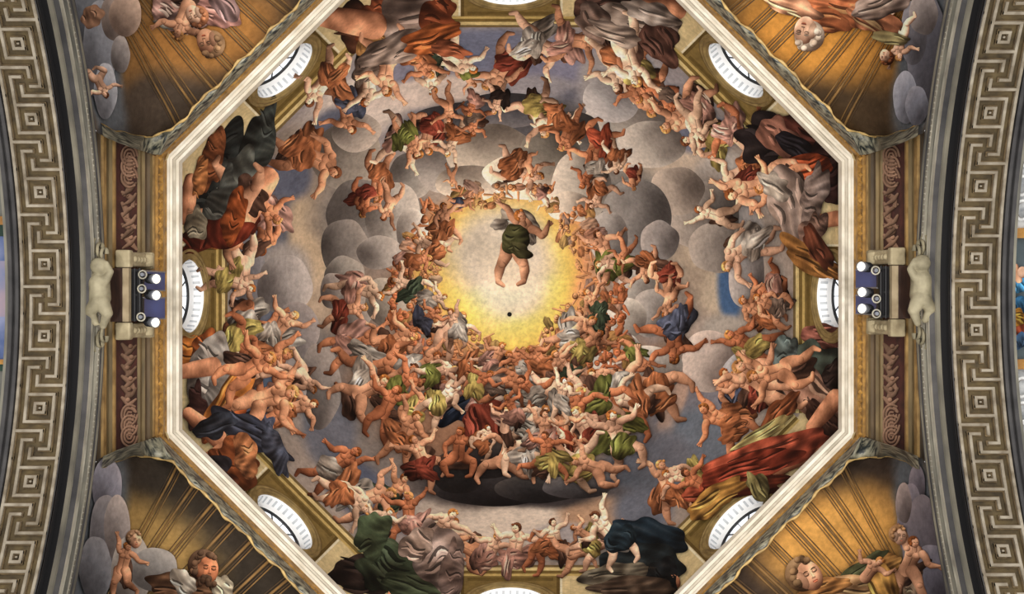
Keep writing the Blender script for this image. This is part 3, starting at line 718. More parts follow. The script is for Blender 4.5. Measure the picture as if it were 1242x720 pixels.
# ---- the giants standing on the painted ledge, one group to each corner of the octagon
GIANTS = [
    ('painted giant in dark green and brown robes', [(262, 208, 24, 66, 25, (40, 42, 40)), (312, 178, 20, 52, 18, (52, 54, 50)), (258, 192, 15, 34, 10, (150, 88, 54)), (292, 222, 28, 40, 30, (92, 92, 84)), (266, 250, 18, 42, 20, (84, 84, 78)), (262, 284, 20, 44, 78, (104, 42, 28)), (243, 214, 8, 28, 12, (186, 120, 72)), (238, 272, 13, 20, 10, (156, 146, 124)), (284, 262, 14, 34, 20, (150, 76, 40))], [(228, 240, 60, 190), (300, 250, 110, 215)], [(286, 250, 120, 200, 'reach', 1)]),
    ('painted giant in taupe and orange robes', [(434, 30, 26, 30, 30, (66, 38, 26)), (452, 20, 14, 44, 15, (128, 66, 40)), (455, 48, 14, 30, 40, (176, 126, 74)), (496, 26, 46, 30, -20, (146, 124, 112)), (476, 60, 42, 18, -20, (150, 128, 114)), (532, 22, 24, 30, 10, (128, 64, 38)), (522, 46, 36, 16, -20, (180, 98, 52)), (545, 60, 24, 10, 10, (150, 84, 56))], [(420, 25, 90, 100)], [(470, 74, 90, 180, 'reach', 1), (548, 66, 76, 150, 'lean', -1)]),
    ('painted giant in billowing grey brown cloak', [(735, 10, 40, 24, 10, (72, 48, 40)), (772, 28, 54, 26, 14, (154, 134, 120)), (800, 50, 30, 22, 60, (88, 58, 48)), (790, 16, 34, 14, 20, (176, 160, 148)), (720, 26, 26, 18, 50, (120, 96, 84)), (745, 40, 36, 12, 20, (168, 146, 130))], [(800, 8, 60, 100)], [(760, 62, 96, 170, 'reach', 1)]),
    ('painted giant in pale grey robe and dark cloak', [(928, 168, 34, 30, 20, (34, 27, 27)), (978, 176, 46, 38, 40, (72, 36, 29)), (944, 166, 26, 22, 40, (132, 88, 72)), (966, 178, 30, 12, 30, (30, 26, 30)), (1004, 204, 22, 42, 0, (48, 29, 27)), (974, 206, 36, 18, -20, (152, 68, 38)), (962, 250, 54, 26, 74, (166, 142, 128)), (988, 236, 16, 36, 14, (150, 130, 120)), (986, 280, 14, 26, 20, (130, 100, 86)), (984, 314, 46, 15, 30, (158, 108, 58)), (940, 226, 22, 14, 30, (172, 156, 140)), (992, 300, 30, 12, 60, (96, 52, 36))], [(996, 268, 50, 80)], [(924, 226, 100, 250, 'reach', -1), (952, 224, 84, 240, 'fly', 1)]),
    ('painted giant in grey green tunic and coral mantle', [(1000, 408, 28, 16, 10, (150, 92, 78)), (986, 440, 42, 28, 12, (74, 82, 72)), (952, 432, 14, 28, 10, (96, 106, 102)), (1006, 470, 14, 38, 10, (46, 34, 30)), (984, 478, 38, 26, 50, (192, 144, 120)), (1000, 510, 34, 14, 50, (60, 38, 30)), (946, 500, 34, 12, -50, (134, 76, 46)), (926, 524, 40, 8, -30, (202, 184, 120)), (930, 552, 82, 20, -18, (180, 86, 62)), (910, 566, 60, 16, -18, (140, 58, 40)), (906, 590, 54, 12, -10, (98, 42, 28)), (868, 604, 38, 16, -30, (196, 144, 74)), (920, 590, 20, 12, 60, (140, 130, 84))], [(1000, 500, 60, 40), (965, 555, 70, 60)], [(930, 470, 110, 290, 'reach', 1), (950, 448, 96, 280, 'fly', -1)]),
    ('painted giant in black teal cloak', [(788, 650, 44, 22, 10, (30, 40, 48)), (782, 686, 48, 28, 12, (38, 44, 46)), (748, 696, 44, 14, -6, (112, 102, 86)), (800, 706, 22, 30, 10, (30, 32, 34)), (770, 712, 50, 14, 0, (92, 74, 60)), (752, 652, 16, 22, 40, (34, 44, 50))], [(800, 715, 50, 60)], [(744, 650, 84, 330, 'reach', -1)]),
    ('painted giant in dark green and mauve robes', [(440, 696, 40, 24, 0, (50, 38, 33)), (474, 690, 38, 32, 40, (58, 66, 48)), (452, 648, 20, 30, 10, (74, 84, 60)), (500, 712, 40, 16, 20, (70, 80, 58)), (530, 672, 30, 40, -20, (168, 144, 132)), (548, 694, 14, 36, 10, (140, 116, 106)), (506, 660, 18, 24, 30, (176, 150, 134))], [(500, 718, 60, 80)], [(530, 648, 84, 10, 'lean', 1)]),
    ('painted giant in slate blue and orange mantles', [(226, 428, 16, 26, 20, (194, 116, 54)), (252, 420, 18, 20, 70, (156, 84, 44)), (252, 452, 24, 48, 10, (166, 156, 146)), (266, 474, 16, 40, 24, (146, 138, 130)), (238, 496, 12, 30, 0, (62, 38, 34)), (278, 482, 46, 16, -54, (208, 128, 62)), (272, 508, 36, 14, -40, (176, 92, 50)), (302, 524, 54, 17, 30, (60, 62, 74)), (260, 516, 26, 14, -20, (52, 54, 62)), (286, 562, 34, 24, 40, (152, 84, 48)), (298, 552, 14, 30, -10, (196, 128, 84)), (334, 546, 12, 34, -20, (74, 76, 88)), (262, 568, 20, 16, 40, (50, 46, 50)), (272, 584, 30, 12, 40, (96, 52, 36))], [(236, 448, 60, 80), (246, 516, 60, 130), (268, 550, 70, 60)], [(312, 486, 110, 60, 'reach', 1), (296, 452, 96, 70, 'fly', -1)]),
]
for lab, drs, legs, figs in GIANTS:
    D.begin('painted_giant', lab)
    for i, d in enumerate(drs[:len(drs) // 2]): D.drape(*d[:5], d[5], seed=i, fold=max(7, min(d[2], d[3]) * 0.55), wob=0.20)
    for x, y, l, an in legs:
        a = math.radians(an); v = np.array([math.sin(a), -math.cos(a)])
        D.limb([np.array([x, y]) - v * l * 0.4, np.array([x, y]), np.array([x, y]) + v * l * 0.4], [l * 0.13, l * 0.17, l * 0.19], (206, 142, 106), cols=8)
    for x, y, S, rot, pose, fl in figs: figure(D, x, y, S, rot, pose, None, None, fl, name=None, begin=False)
    for i, d in enumerate(drs[len(drs) // 2:]): D.drape(*d[:5], d[5], seed=i + 40, fold=max(7, min(d[2], d[3]) * 0.55), wob=0.20)
D.build(ceiling, FM)

# small hole for a lamp chain near the top
h = float(dome_project(np.array([618.0]), np.array([381.0]))[0])
c = W(618, 381, h - 0.12)
v, f = lathe_vf([(0.035, -0.02), (0.062, -0.02), (0.062, 0.10)], c, (0, 0, 1), 20, True)
tag(pyd('chain_hole', v, f, mat('black_hole', (6, 5, 5), 0.9), ceiling), 'small black hole for a lamp chain')

# ------------------------------------------------------------------ round windows
RING = mat('painted_ring_moulding', (150, 126, 78), 0.7, col2=(104, 84, 46), scale=5, bump=0.2)
REVEAL = mat('white_reveal', (250, 251, 252), 0.6, var=0.03)
SLOT = mat('grey_slot', (196, 200, 204), 0.7, var=0.05)
IRON = mat('window_iron', (26, 28, 32), 0.5, var=0.05)
PANE = glow('daylit_pane', (244, 249, 255), 1.25)


def frame_pt(w, r, ph, dep):
    c, nn, tg, up, k, s = w
    return c + tg * (math.cos(ph) * r) + up * (math.sin(ph) * r) + nn * dep


def ring(w, prof, name, m, parent, n=64, a0=0, a1=2 * math.pi):
    full = a1 - a0 > 6.2; v, f = [], []
    nn_ = n if full else n + 1
    for r, d in prof:
        for i in range(nn_): v.append(frame_pt(w, r, a0 + (a1 - a0) * i / n, d))
    for i in range(len(prof) - 1):
        for j in range(n):
            j2 = (j + 1) % nn_
            f.append((i * nn_ + j, i * nn_ + j2, (i + 1) * nn_ + j2, (i + 1) * nn_ + j))
    return pyd(name, v, f, m, parent, True)


for i, w in enumerate(wins):
    c, nn, tg, up, k, s = w
    where = ('right', 'lower right', 'bottom', 'lower left', 'left', 'upper left', 'top', 'upper right')[i]
    o = empty('window_%d' % (i + 1), c, 'round white window at the foot of the dome, %s side' % where, None, 'round windows around the dome', 'structure')
    ring(w, [(0.93, 0.03), (0.92, -0.05), (0.88, -0.06), (0.865, -0.025), (0.84, -0.02), (0.825, -0.06), (0.79, -0.065), (0.775, -0.03), (0.74, -0.03), (0.72, -0.05), (0.715, 0.0)], 'surround', RING, o)
    rv = ring(w, [(0.72, -0.04), (0.735, 0.0), (0.70, 0.26), (0.66, 0.30), (0.66, 0.36)], 'reveal', REVEAL, o)
    for q in range(15):                              # the small grooves fluting the reveal above the glass
        ph = math.pi * (0.06 + 0.88 * q / 14); dp = 0.035
        r = lambda d: 0.735 - 0.035 * d / 0.26 - 0.006
        v = [frame_pt(w, r(0.06) - 0.004, ph - dp, 0.06), frame_pt(w, r(0.06) - 0.004, ph + dp, 0.06), frame_pt(w, r(0.2) - 0.004, ph + dp, 0.20), frame_pt(w, r(0.2) - 0.004, ph - dp, 0.20)]
        v += [p + (p - (c + nn * ((p - c).dot(nn)))).normalized() * 0.012 for p in v]
        pyd('reveal_slot', v, [(0, 1, 2, 3), (7, 6, 5, 4), (0, 4, 5, 1), (1, 5, 6, 2), (2, 6, 7, 3), (3, 7, 4, 0)], SLOT, rv)
    fr = ring(w, [(0.665, 0.28), (0.60, 0.27), (0.60, 0.33), (0.665, 0.33)], 'frame', IRON, o)
    for q in range(12):                              # leaded panes
        a0, a1 = 2 * math.pi * q / 12, 2 * math.pi * (q + 1) / 12
        ring(w, [(0.0, 0.315), (0.30, 0.315), (0.61, 0.315)], 'pane', PANE, o, 4, a0, a1)
        d = (frame_pt(w, 1, a0, 0) - c).normalized(); t2 = nn.cross(d)
        v = [c + d * rr + t2 * tt + nn * dd for rr in (0.06, 0.61) for tt in (-0.009, 0.009) for dd in (0.28, 0.312)]
        pyd('glazing_bar', v, [(0, 1, 3, 2), (4, 6, 7, 5), (0, 4, 5, 1), (2, 3, 7, 6), (0, 2, 6, 4), (1, 5, 7, 3)], IRON, fr)
    ring(w, [(0.31, 0.312), (0.29, 0.29), (0.29, 0.312)], 'glazing_ring', IRON, fr, 32)

# ------------------------------------------------------------------ cornice round the foot of the dome
WHITE = mat('white_stucco', (232, 226, 212), 0.7, col2=(196, 186, 166), scale=2.5)
SHADE = mat('grey_stucco', (206, 198, 182), 0.75, col2=(160, 150, 132), scale=3)
GILT = mat('old_gilding', (196, 148, 72), 0.5, col2=(112, 80, 36), scale=7, bump=0.4, contrast=0.6)
cornice = empty('trim_1', (0, 0, H0), 'white and gilded octagonal cornice under the painted dome', None, None, 'structure')


def oct_corner(i, ap):
    a, b = SIDES[i], SIDES[(i + 1) % 8]; p, q = ap * KS[i], ap * KS[(i + 1) % 8]
    det = math.cos(a) * math.sin(b) - math.sin(a) * math.cos(b)
    return ((p * math.sin(b) - q * math.sin(a)) / det, (q * math.cos(a) - p * math.cos(b)) / det)


def oct_run(prof, name, m, parent, sides=range(8)):
    for i in sides:
        v = []
        for ap, hh in prof:
            x0, y0 = oct_corner((i - 1) % 8, ap); x1, y1 = oct_corner(i, ap)
            v += [(x0, y0, hh), (x1, y1, hh)]
        pyd(name, v, [(2 * j, 2 * j + 1, 2 * j + 3, 2 * j + 2) for j in range(len(prof) - 1)], m, parent)


oct_run([(6.24, 17.98), (6.215, 18.0), (6.20, 18.03), (6.16, 18.04)], 'white_moulding', WHITE, cornice)
oct_run([(6.16, 18.04), (6.155, 18.07), (6.12, 18.08), (6.12, 18.11)], 'grey_moulding', SHADE, cornice)
oct_run([(6.12, 18.11), (6.07, 18.12), (6.06, 18.28), (6.12, 18.30), (6.45, 18.30)], 'white_lip', WHITE, cornice)
oct_run([(6.33, 17.42), (6.30, 17.48), (6.31, 17.56), (6.27, 17.60), (6.28, 17.74), (6.245, 17.80), (6.25, 17.92), (6.24, 17.98)], 'gilded_moulding', GILT, cornice)
# a row of small gilt leaves along the moulding
v, f = [], []
for i in range(8):
    x0, y0 = oct_corner((i - 1) % 8, 6.25); x1, y1 = oct_corner(i, 6.25); n = 34
    for j in range(n):
        t = (j + 0.5) / n; c = Vector((x0 + (x1 - x0) * t, y0 + (y1 - y0) * t, 17.67)); a = SIDES[i]
        nn = Vector((-math.cos(a), -math.sin(a), -0.4)).normalized(); tt = Vector((-math.sin(a), math.cos(a), 0)); uu = nn.cross(tt)
        b = len(v); v += [c + tt * 0.055, c + uu * 0.06, c - tt * 0.055, c - uu * 0.06, c + nn * 0.05]
        f += [(b, b + 1, b + 4), (b + 1, b + 2, b + 4), (b + 2, b + 3, b + 4), (b + 3, b, b + 4)]
tag(pyd('gilt_leaf_row', v, f, GILT, cornice), None, None, None, 'stuff')

# ------------------------------------------------------------------ big arches left and right (lathed about a level axis)
ZC = 6.27
ARCH_GREY = mat('arch_grey', (160, 154, 136), 0.75, col2=(94, 91, 84), scale=2.2, bump=0.2, stretch=(3, 0.6, 0.6))
ARCH_PALE = mat('arch_pale', (200, 194, 176), 0.75, col2=(138, 134, 122), scale=2.5, bump=0.1)
ARCH_DARK = mat('arch_dark', (88, 85, 84), 0.8, col2=(56, 54, 55), scale=2.5)
GROOVE_SHADE = mat('arch_groove_shade', (22, 20, 22), 0.9, var=0.1)
KEY_GROUND = mat('key_ground', (124, 105, 70), 0.85, col2=(70, 59, 43), scale=5, bump=0.4)
KEY_BAR = mat('key_bar', (184, 172, 152), 0.7, col2=(124, 110, 90), scale=5, bump=0.2)
KEY_STEP = mat('key_step', (136, 114, 80), 0.8, col2=(84, 68, 48), scale=6)
PHI = 0.80


def arc_strip(prof, sx, name, m, parent, p0=-PHI, p1=PHI, n=72, smooth=True):
    v, f = [], []
    for x, rho in prof:
        for j in range(n + 1):
            p = p0 + (p1 - p0) * j / n; v.append((sx * x, rho * math.sin(p), ZC + rho * math.cos(p)))
    for i in range(len(prof) - 1):
        for j in range(n):
            f.append((i * (n + 1) + j, i * (n + 1) + j + 1, (i + 1) * (n + 1) + j + 1, (i + 1) * (n + 1) + j))
    o = pyd(name, v, f, m, parent)
    return o


RHO = 7.93


def arc_block(x0, x1, s0, s1, h0, h1, name, m, parent):
    """a bar lying on the soffit: x across, s along the arc, h down from the soffit"""
    n = max(1, int(abs(s1 - s0) / 0.2)); v, f = [], []
    for j in range(n + 1):
        p = (s0 + (s1 - s0) * j / n) / RHO
        for x, hh in ((x0, h0), (x0, h1), (x1, h1), (x1, h0)):
            r = RHO - hh; v.append((x, r * math.sin(p), ZC + r * math.cos(p)))
    for j in range(n):
        for k in range(4):
            k2 = (k + 1) % 4; f.append((j * 4 + k, j * 4 + k2, j * 4 + 4 + k2, j * 4 + 4 + k))
    f += [(3, 2, 1, 0), (n * 4, n * 4 + 1, n * 4 + 2, n * 4 + 3)]
    return pyd(name, v, f, m, parent)


def make_arch(sx, num, word, key=True):
    o = empty('trim_%d' % num, (sx * 6.6, 0, ZC + RHO), 'big %s arch with a %s underside' % (word, 'carved greek key band on its' if key else 'plain'), None, None, 'structure')
    # fluted archivolt facing the crossing
    pr = [(6.34, 9.10), (6.26, 9.02), (6.30, 8.95), (6.22, 8.90), (6.22, 8.83), (6.27, 8.80), (6.27, 8.74), (6.20, 8.72), (6.22, 8.64), (6.17, 8.60), (6.17, 8.55), (6.24, 8.53), (6.24, 8.47), (6.18, 8.45), (6.20, 8.38), (6.16, 8.34), (6.16, 8.28), (6.23, 8.26), (6.23, 8.20), (6.25, 8.12)]
    cols = [ARCH_GREY, ARCH_DARK, ARCH_PALE, ARCH_GREY, ARCH_DARK, ARCH_GREY, ARCH_PALE, ARCH_GREY, ARCH_DARK, ARCH_PALE, ARCH_GREY, ARCH_DARK, ARCH_GREY, ARCH_PALE, ARCH_GREY, ARCH_PALE, ARCH_DARK, ARCH_GREY, ARCH_GREY]
    for i, m in enumerate(cols): arc_strip(pr[i:i + 2], sx, 'archivolt_band', m, o)
    # beads along the archivolt
    v, f = [], []
    for j in range(150):
        p = -0.72 + 1.44 * j / 149; c = Vector((sx * 6.18, 8.585 * math.sin(p), ZC + 8.585 * math.cos(p)))
        b = len(v); s = 0.028
        v += [c + Vector(q) * s for q in ((1, 0, 0), (-1, 0, 0), (0, 1, 0), (0, -1, 0), (0, 0, 1), (0, 0, -1))]
        f += [(b + a, b + e, b + g) for a in (0, 1) for e, g in ((2, 4), (4, 3), (3, 5), (5, 2))]
    tag(pyd('bead_row', v, f, ARCH_PALE, o), None, None, None, 'stuff')
    arc_strip([(6.25, 8.12), (6.33, 8.11), (6.33, 8.0), (6.30, 7.95)], sx, 'dark_groove', GROOVE_SHADE, o)  # shade of the deep groove put into a near-black colour
    arc_strip([(6.30, 7.95), (6.30, RHO - 0.03), (6.325, RHO - 0.03), (6.325, RHO)], sx, 'inner_fillet', ARCH_DARK, o)
    arc_strip([(6.32, RHO), (7.05, RHO)], sx, 'soffit', KEY_GROUND, o)
    arc_strip([(7.03, RHO), (7.035, RHO - 0.05), (7.08, RHO - 0.05), (7.085, RHO - 0.01), (7.12, RHO - 0.01), (7.125, RHO - 0.06), (7.17, RHO - 0.07), (7.19, RHO - 0.04)], sx, 'outer_fillet', ARCH_DARK, o)
    arc_strip([(7.19, RHO - 0.04), (7.25, RHO), (7.27, RHO + 0.7)], sx, 'outer_edge', ARCH_GREY, o)
    # greek key: six columns, eight rows to the period
    XA = -6.985 if sx < 0 else 6.335; st = 0.130; X = [XA + st * k for k in range(6)]
    rw = 1.03 / 8; w = 0.019; ph = (-0.46 if sx < 0 else -0.545) - 2.5 * rw

    def bar(c0, r0, c1, r1, base, m=KEY_BAR):
        xa, xb = X[c0] - w, X[c1] + w; sa, sb = base + r0 * rw - w, base + r1 * rw + w
        kb = arc_block(xa, xb, sa, sb, -0.01, 0.055, 'key_bar', m, o)
        arc_block(xa - 0.016, xb + 0.016, sa - 0.016, sb + 0.016, -0.01, 0.022, 'key_step', KEY_STEP, kb)
    for per in range(-5, 6) if key else ():
        b = ph + per * 1.03
        if abs(b + 0.5) > 5.2: continue
        bar(0, 0, 0, 8, b); bar(5, 0, 5, 8, b)                       # borders
        bar(1, 1, 4, 1, b); bar(1, 4, 4, 4, b); bar(4, 1, 4, 7, b); bar(1, -2, 1, 4, b)
        bar(0, 5, 3, 5, b); bar(3, 5, 3, 6, b); bar(1, 6, 2, 6, b); bar(3, 7, 4, 7, b); bar(2, 7, 2, 8, b); bar(2, 8, 5, 8, b)
        # the little square: ring of four pieces round a boss
        for q in ((2, 2, 3, 2), (2, 3, 3, 3), (2, 2, 2, 3), (3, 2, 3, 3)): bar(*q, b)
        arc_block(X[2] + 0.05, X[3] - 0.05, b + 2.4 * rw, b + 2.6 * rw, -0.01, 0.045, 'key_boss', KEY_BAR, o)
    return o


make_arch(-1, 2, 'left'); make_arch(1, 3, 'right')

# ------------------------------------------------------------------ side walls between the corner shells
OLIVE = mat('olive_moulding', (140, 118, 78), 0.7, col2=(84, 70, 46), scale=4, bump=0.25, stretch=(1, 0.3, 2))
OCHRE = mat('ochre_moulding', (186, 150, 92), 0.65, col2=(118, 90, 50), scale=4, bump=0.25)
BROWN = mat('brown_moulding', (112, 92, 66), 0.75, col2=(70, 58, 44), scale=4, bump=0.25, stretch=(1, 0.3, 2))
STONE = mat('pale_stone', (192, 178, 144), 0.75, col2=(126, 112, 84), scale=3.5, bump=0.3)
YH = 2.52


def arch_h(y, rho=9.05): return ZC + math.sqrt(max(rho * rho - y * y, 0.1))


def wall_side(sx, name, word, paint=True, YH=YH):
    o = empty(name, (sx * 6.35, 0, 16.4), '%s wall strip with painted red frieze between olive mouldings' % word, None, None, 'structure')

    def run(prof, nm, m, curve=False, n=24):
        v, f = [], []
        for x, hh in prof:
            for j in range(n + 1):
                y = -YH + 2 * YH * j / n; v.append((sx * x, y, hh))
        for i in range(len(prof) - 1):
            for j in range(n): f.append((i * (n + 1) + j, i * (n + 1) + j + 1, (i + 1) * (n + 1) + j + 1, (i + 1) * (n + 1) + j))
        return pyd(nm, v, f, m, o)
    run([(6.40, 14.6), (6.40, 17.5)], 'backing', BROWN, n=2)
    run([(6.33, 14.95), (6.30, 15.0), (6.34, 15.18), (6.30, 15.22)], 'moulding', BROWN)
    run([(6.30, 15.22), (6.27, 15.25), (6.27, 15.36), (6.32, 15.38)], 'moulding', OCHRE)
    run([(6.32, 15.38), (6.35, 15.42), (6.34, 15.60), (6.29, 15.64)], 'moulding', OLIVE)
    run([(6.29, 15.64), (6.27, 15.68), (6.28, 15.76), (6.33, 15.80)], 'moulding', OCHRE)
    fz = run([(6.35, 15.80), (6.35, 16.84)], 'frieze', mat('frieze_red', (92, 48, 42), 0.8, col2=(58, 34, 32), scale=5))
    run([(6.35, 16.84), (6.31, 16.86), (6.31, 16.95), (6.27, 16.98)], 'moulding', OLIVE)
    run([(6.27, 16.98), (6.30, 17.02), (6.30, 17.16), (6.26, 17.19)], 'moulding', BROWN)
    run([(6.26, 17.19), (6.25, 17.27), (6.30, 17.30), (6.30, 17.40)], 'moulding', OLIVE)
    run([(6.30, 17.36), (6.27, 17.39), (6.27, 17.45), (6.33, 17.47)], 'moulding', OCHRE)
    if not paint: return o
    # painted ornament of the frieze
    def prj(px, py): return 6.345 * F / np.maximum(np.abs(px - CX), 1)
    P = Painting(prj, None, 4e-4, 0.01)
    R = np.random.RandomState(4)
    P.begin('painted_ornament', 'pale scrolls and figures painted on the red frieze')
    xc = CX + sx * 462
    for half in (-1, 1):
        for k in range(9):
            y = CY + half * (66 + k * 13.0)
            if abs(y - CY) > 178: break
            c = np.array((168, 134, 112)) * R.uniform(0.75, 1.05)
            if abs(y - CY) > 140:
                for r in (10, 6.5, 3):
                    th = np.linspace(0, 5.4, 9); P.limb(np.stack([xc + r * np.cos(th), y + r * 1.3 * np.sin(th) * half], 1), [1.5] * 9, c, cols=4, lit=(-0.5, -0.8))
            else:
                P.limb([(xc - 9, y - 8), (xc + R.uniform(-4, 4), y), (xc + R.uniform(-9, 9), y + 9)], [2.0, 4.2, 1.8], c, lit=(-0.5, -0.8))
                P.limb([(xc + 8, y - 6), (xc + R.uniform(-4, 4), y + 2), (xc - 8, y + 8)], [1.6, 3.2, 1.4], c * 0.9, lit=(-0.5, -0.8))
                P.blob(xc + R.uniform(-5, 5), y - 5, 3.0, 3.2, 0, c * 1.1, lit=(-0.5, -0.8))
    P.build(o, FM)
    return o


wall_side(-1, 'wall_left', 'left'); wall_side(1, 'wall_right', 'right')
for sx_, nm_, wd_, num_ in ((-1, 'wall_front', 'far', 8), (1, 'wall_back', 'near', 9)):      # the two ends of the crossing, just outside the frame
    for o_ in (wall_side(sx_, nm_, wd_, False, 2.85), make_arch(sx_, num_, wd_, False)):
        l_ = o_.location.copy(); o_.rotation_euler = (0, 0, math.pi / 2); o_.location = (0, l_.x - sx_ * 0.31, l_.z)

# ------------------------------------------------------------------ corner shells (squinches) with painted saints
MARBLE = mat('veined_marble', (150, 146, 126), 0.45, col2=(32, 38, 40), scale=6.5, contrast=0.24, detail=10, stretch=(1, 1, 2.2))
GOLD_EDGE = mat('gold_rim', (208, 176, 112), 0.55, col2=(140, 112, 66), scale=6, bump=0.3)
RIB = mat('shell_rib', (160, 120, 68), 0.6, col2=(100, 76, 46), scale=3, contrast=0.6)
RIB_D = mat('shell_rib_dark', (104, 78, 48), 0.7, col2=(66, 50, 34), scale=4)
MIX = lambda a, b, t: a + (b - a) * t


def corner_surface(sx, sy):
    E0 = Vector((6.26, 2.47, 17.45)); E1 = Vector((2.75, 6.02, 17.45))
    C = Vector((6.38, 6.25, arch_h(6.3)))

    def B(u):
        if u < 0.14: t = u / 0.14; return Vector((6.26, 2.47, MIX(17.45, arch_h(2.47) - 0.05, t)))
        if u <= 0.5: t = (u - 0.14) / 0.36; y = MIX(2.47, 6.25, t); return Vector((MIX(6.26, 6.36, min(1, 4 * t)), y, arch_h(y) - 0.06))
        if u <= 0.86: t = (0.86 - u) / 0.36; x = MIX(2.75, 6.38, t); return Vector((x, MIX(6.02, 6.25, t), MIX(arch_h(2.56) - 0.1, C.z - 0.1, t ** 1.6)))
        t = (1 - u) / 0.14; return Vector((2.75, 6.02, MIX(17.45, arch_h(2.56) - 0.1, t)))

    def S(u, v):
        p = MIX(E0, E1, u); q = B(u); r = p.lerp(q, v)
        bul = 0.75 * math.sin(math.pi * min(v, 1)) ** 0.8 * math.sin(math.pi * u) ** 0.8
        r = r + Vector((0.72, 0.69, 0.15)) * bul * 0.5
        return Vector((sx * r.x, sy * r.y, r.z))
    return S


SHELLS = {
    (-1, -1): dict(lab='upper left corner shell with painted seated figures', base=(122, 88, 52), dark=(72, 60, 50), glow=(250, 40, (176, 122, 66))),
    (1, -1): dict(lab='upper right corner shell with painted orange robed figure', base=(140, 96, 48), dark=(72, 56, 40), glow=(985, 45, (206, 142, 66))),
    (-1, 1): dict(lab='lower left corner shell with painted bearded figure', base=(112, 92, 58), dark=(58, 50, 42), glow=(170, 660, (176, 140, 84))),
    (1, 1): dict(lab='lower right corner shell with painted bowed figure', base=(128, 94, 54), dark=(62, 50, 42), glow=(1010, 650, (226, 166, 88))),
}
from mathutils.bvhtree import BVHTree


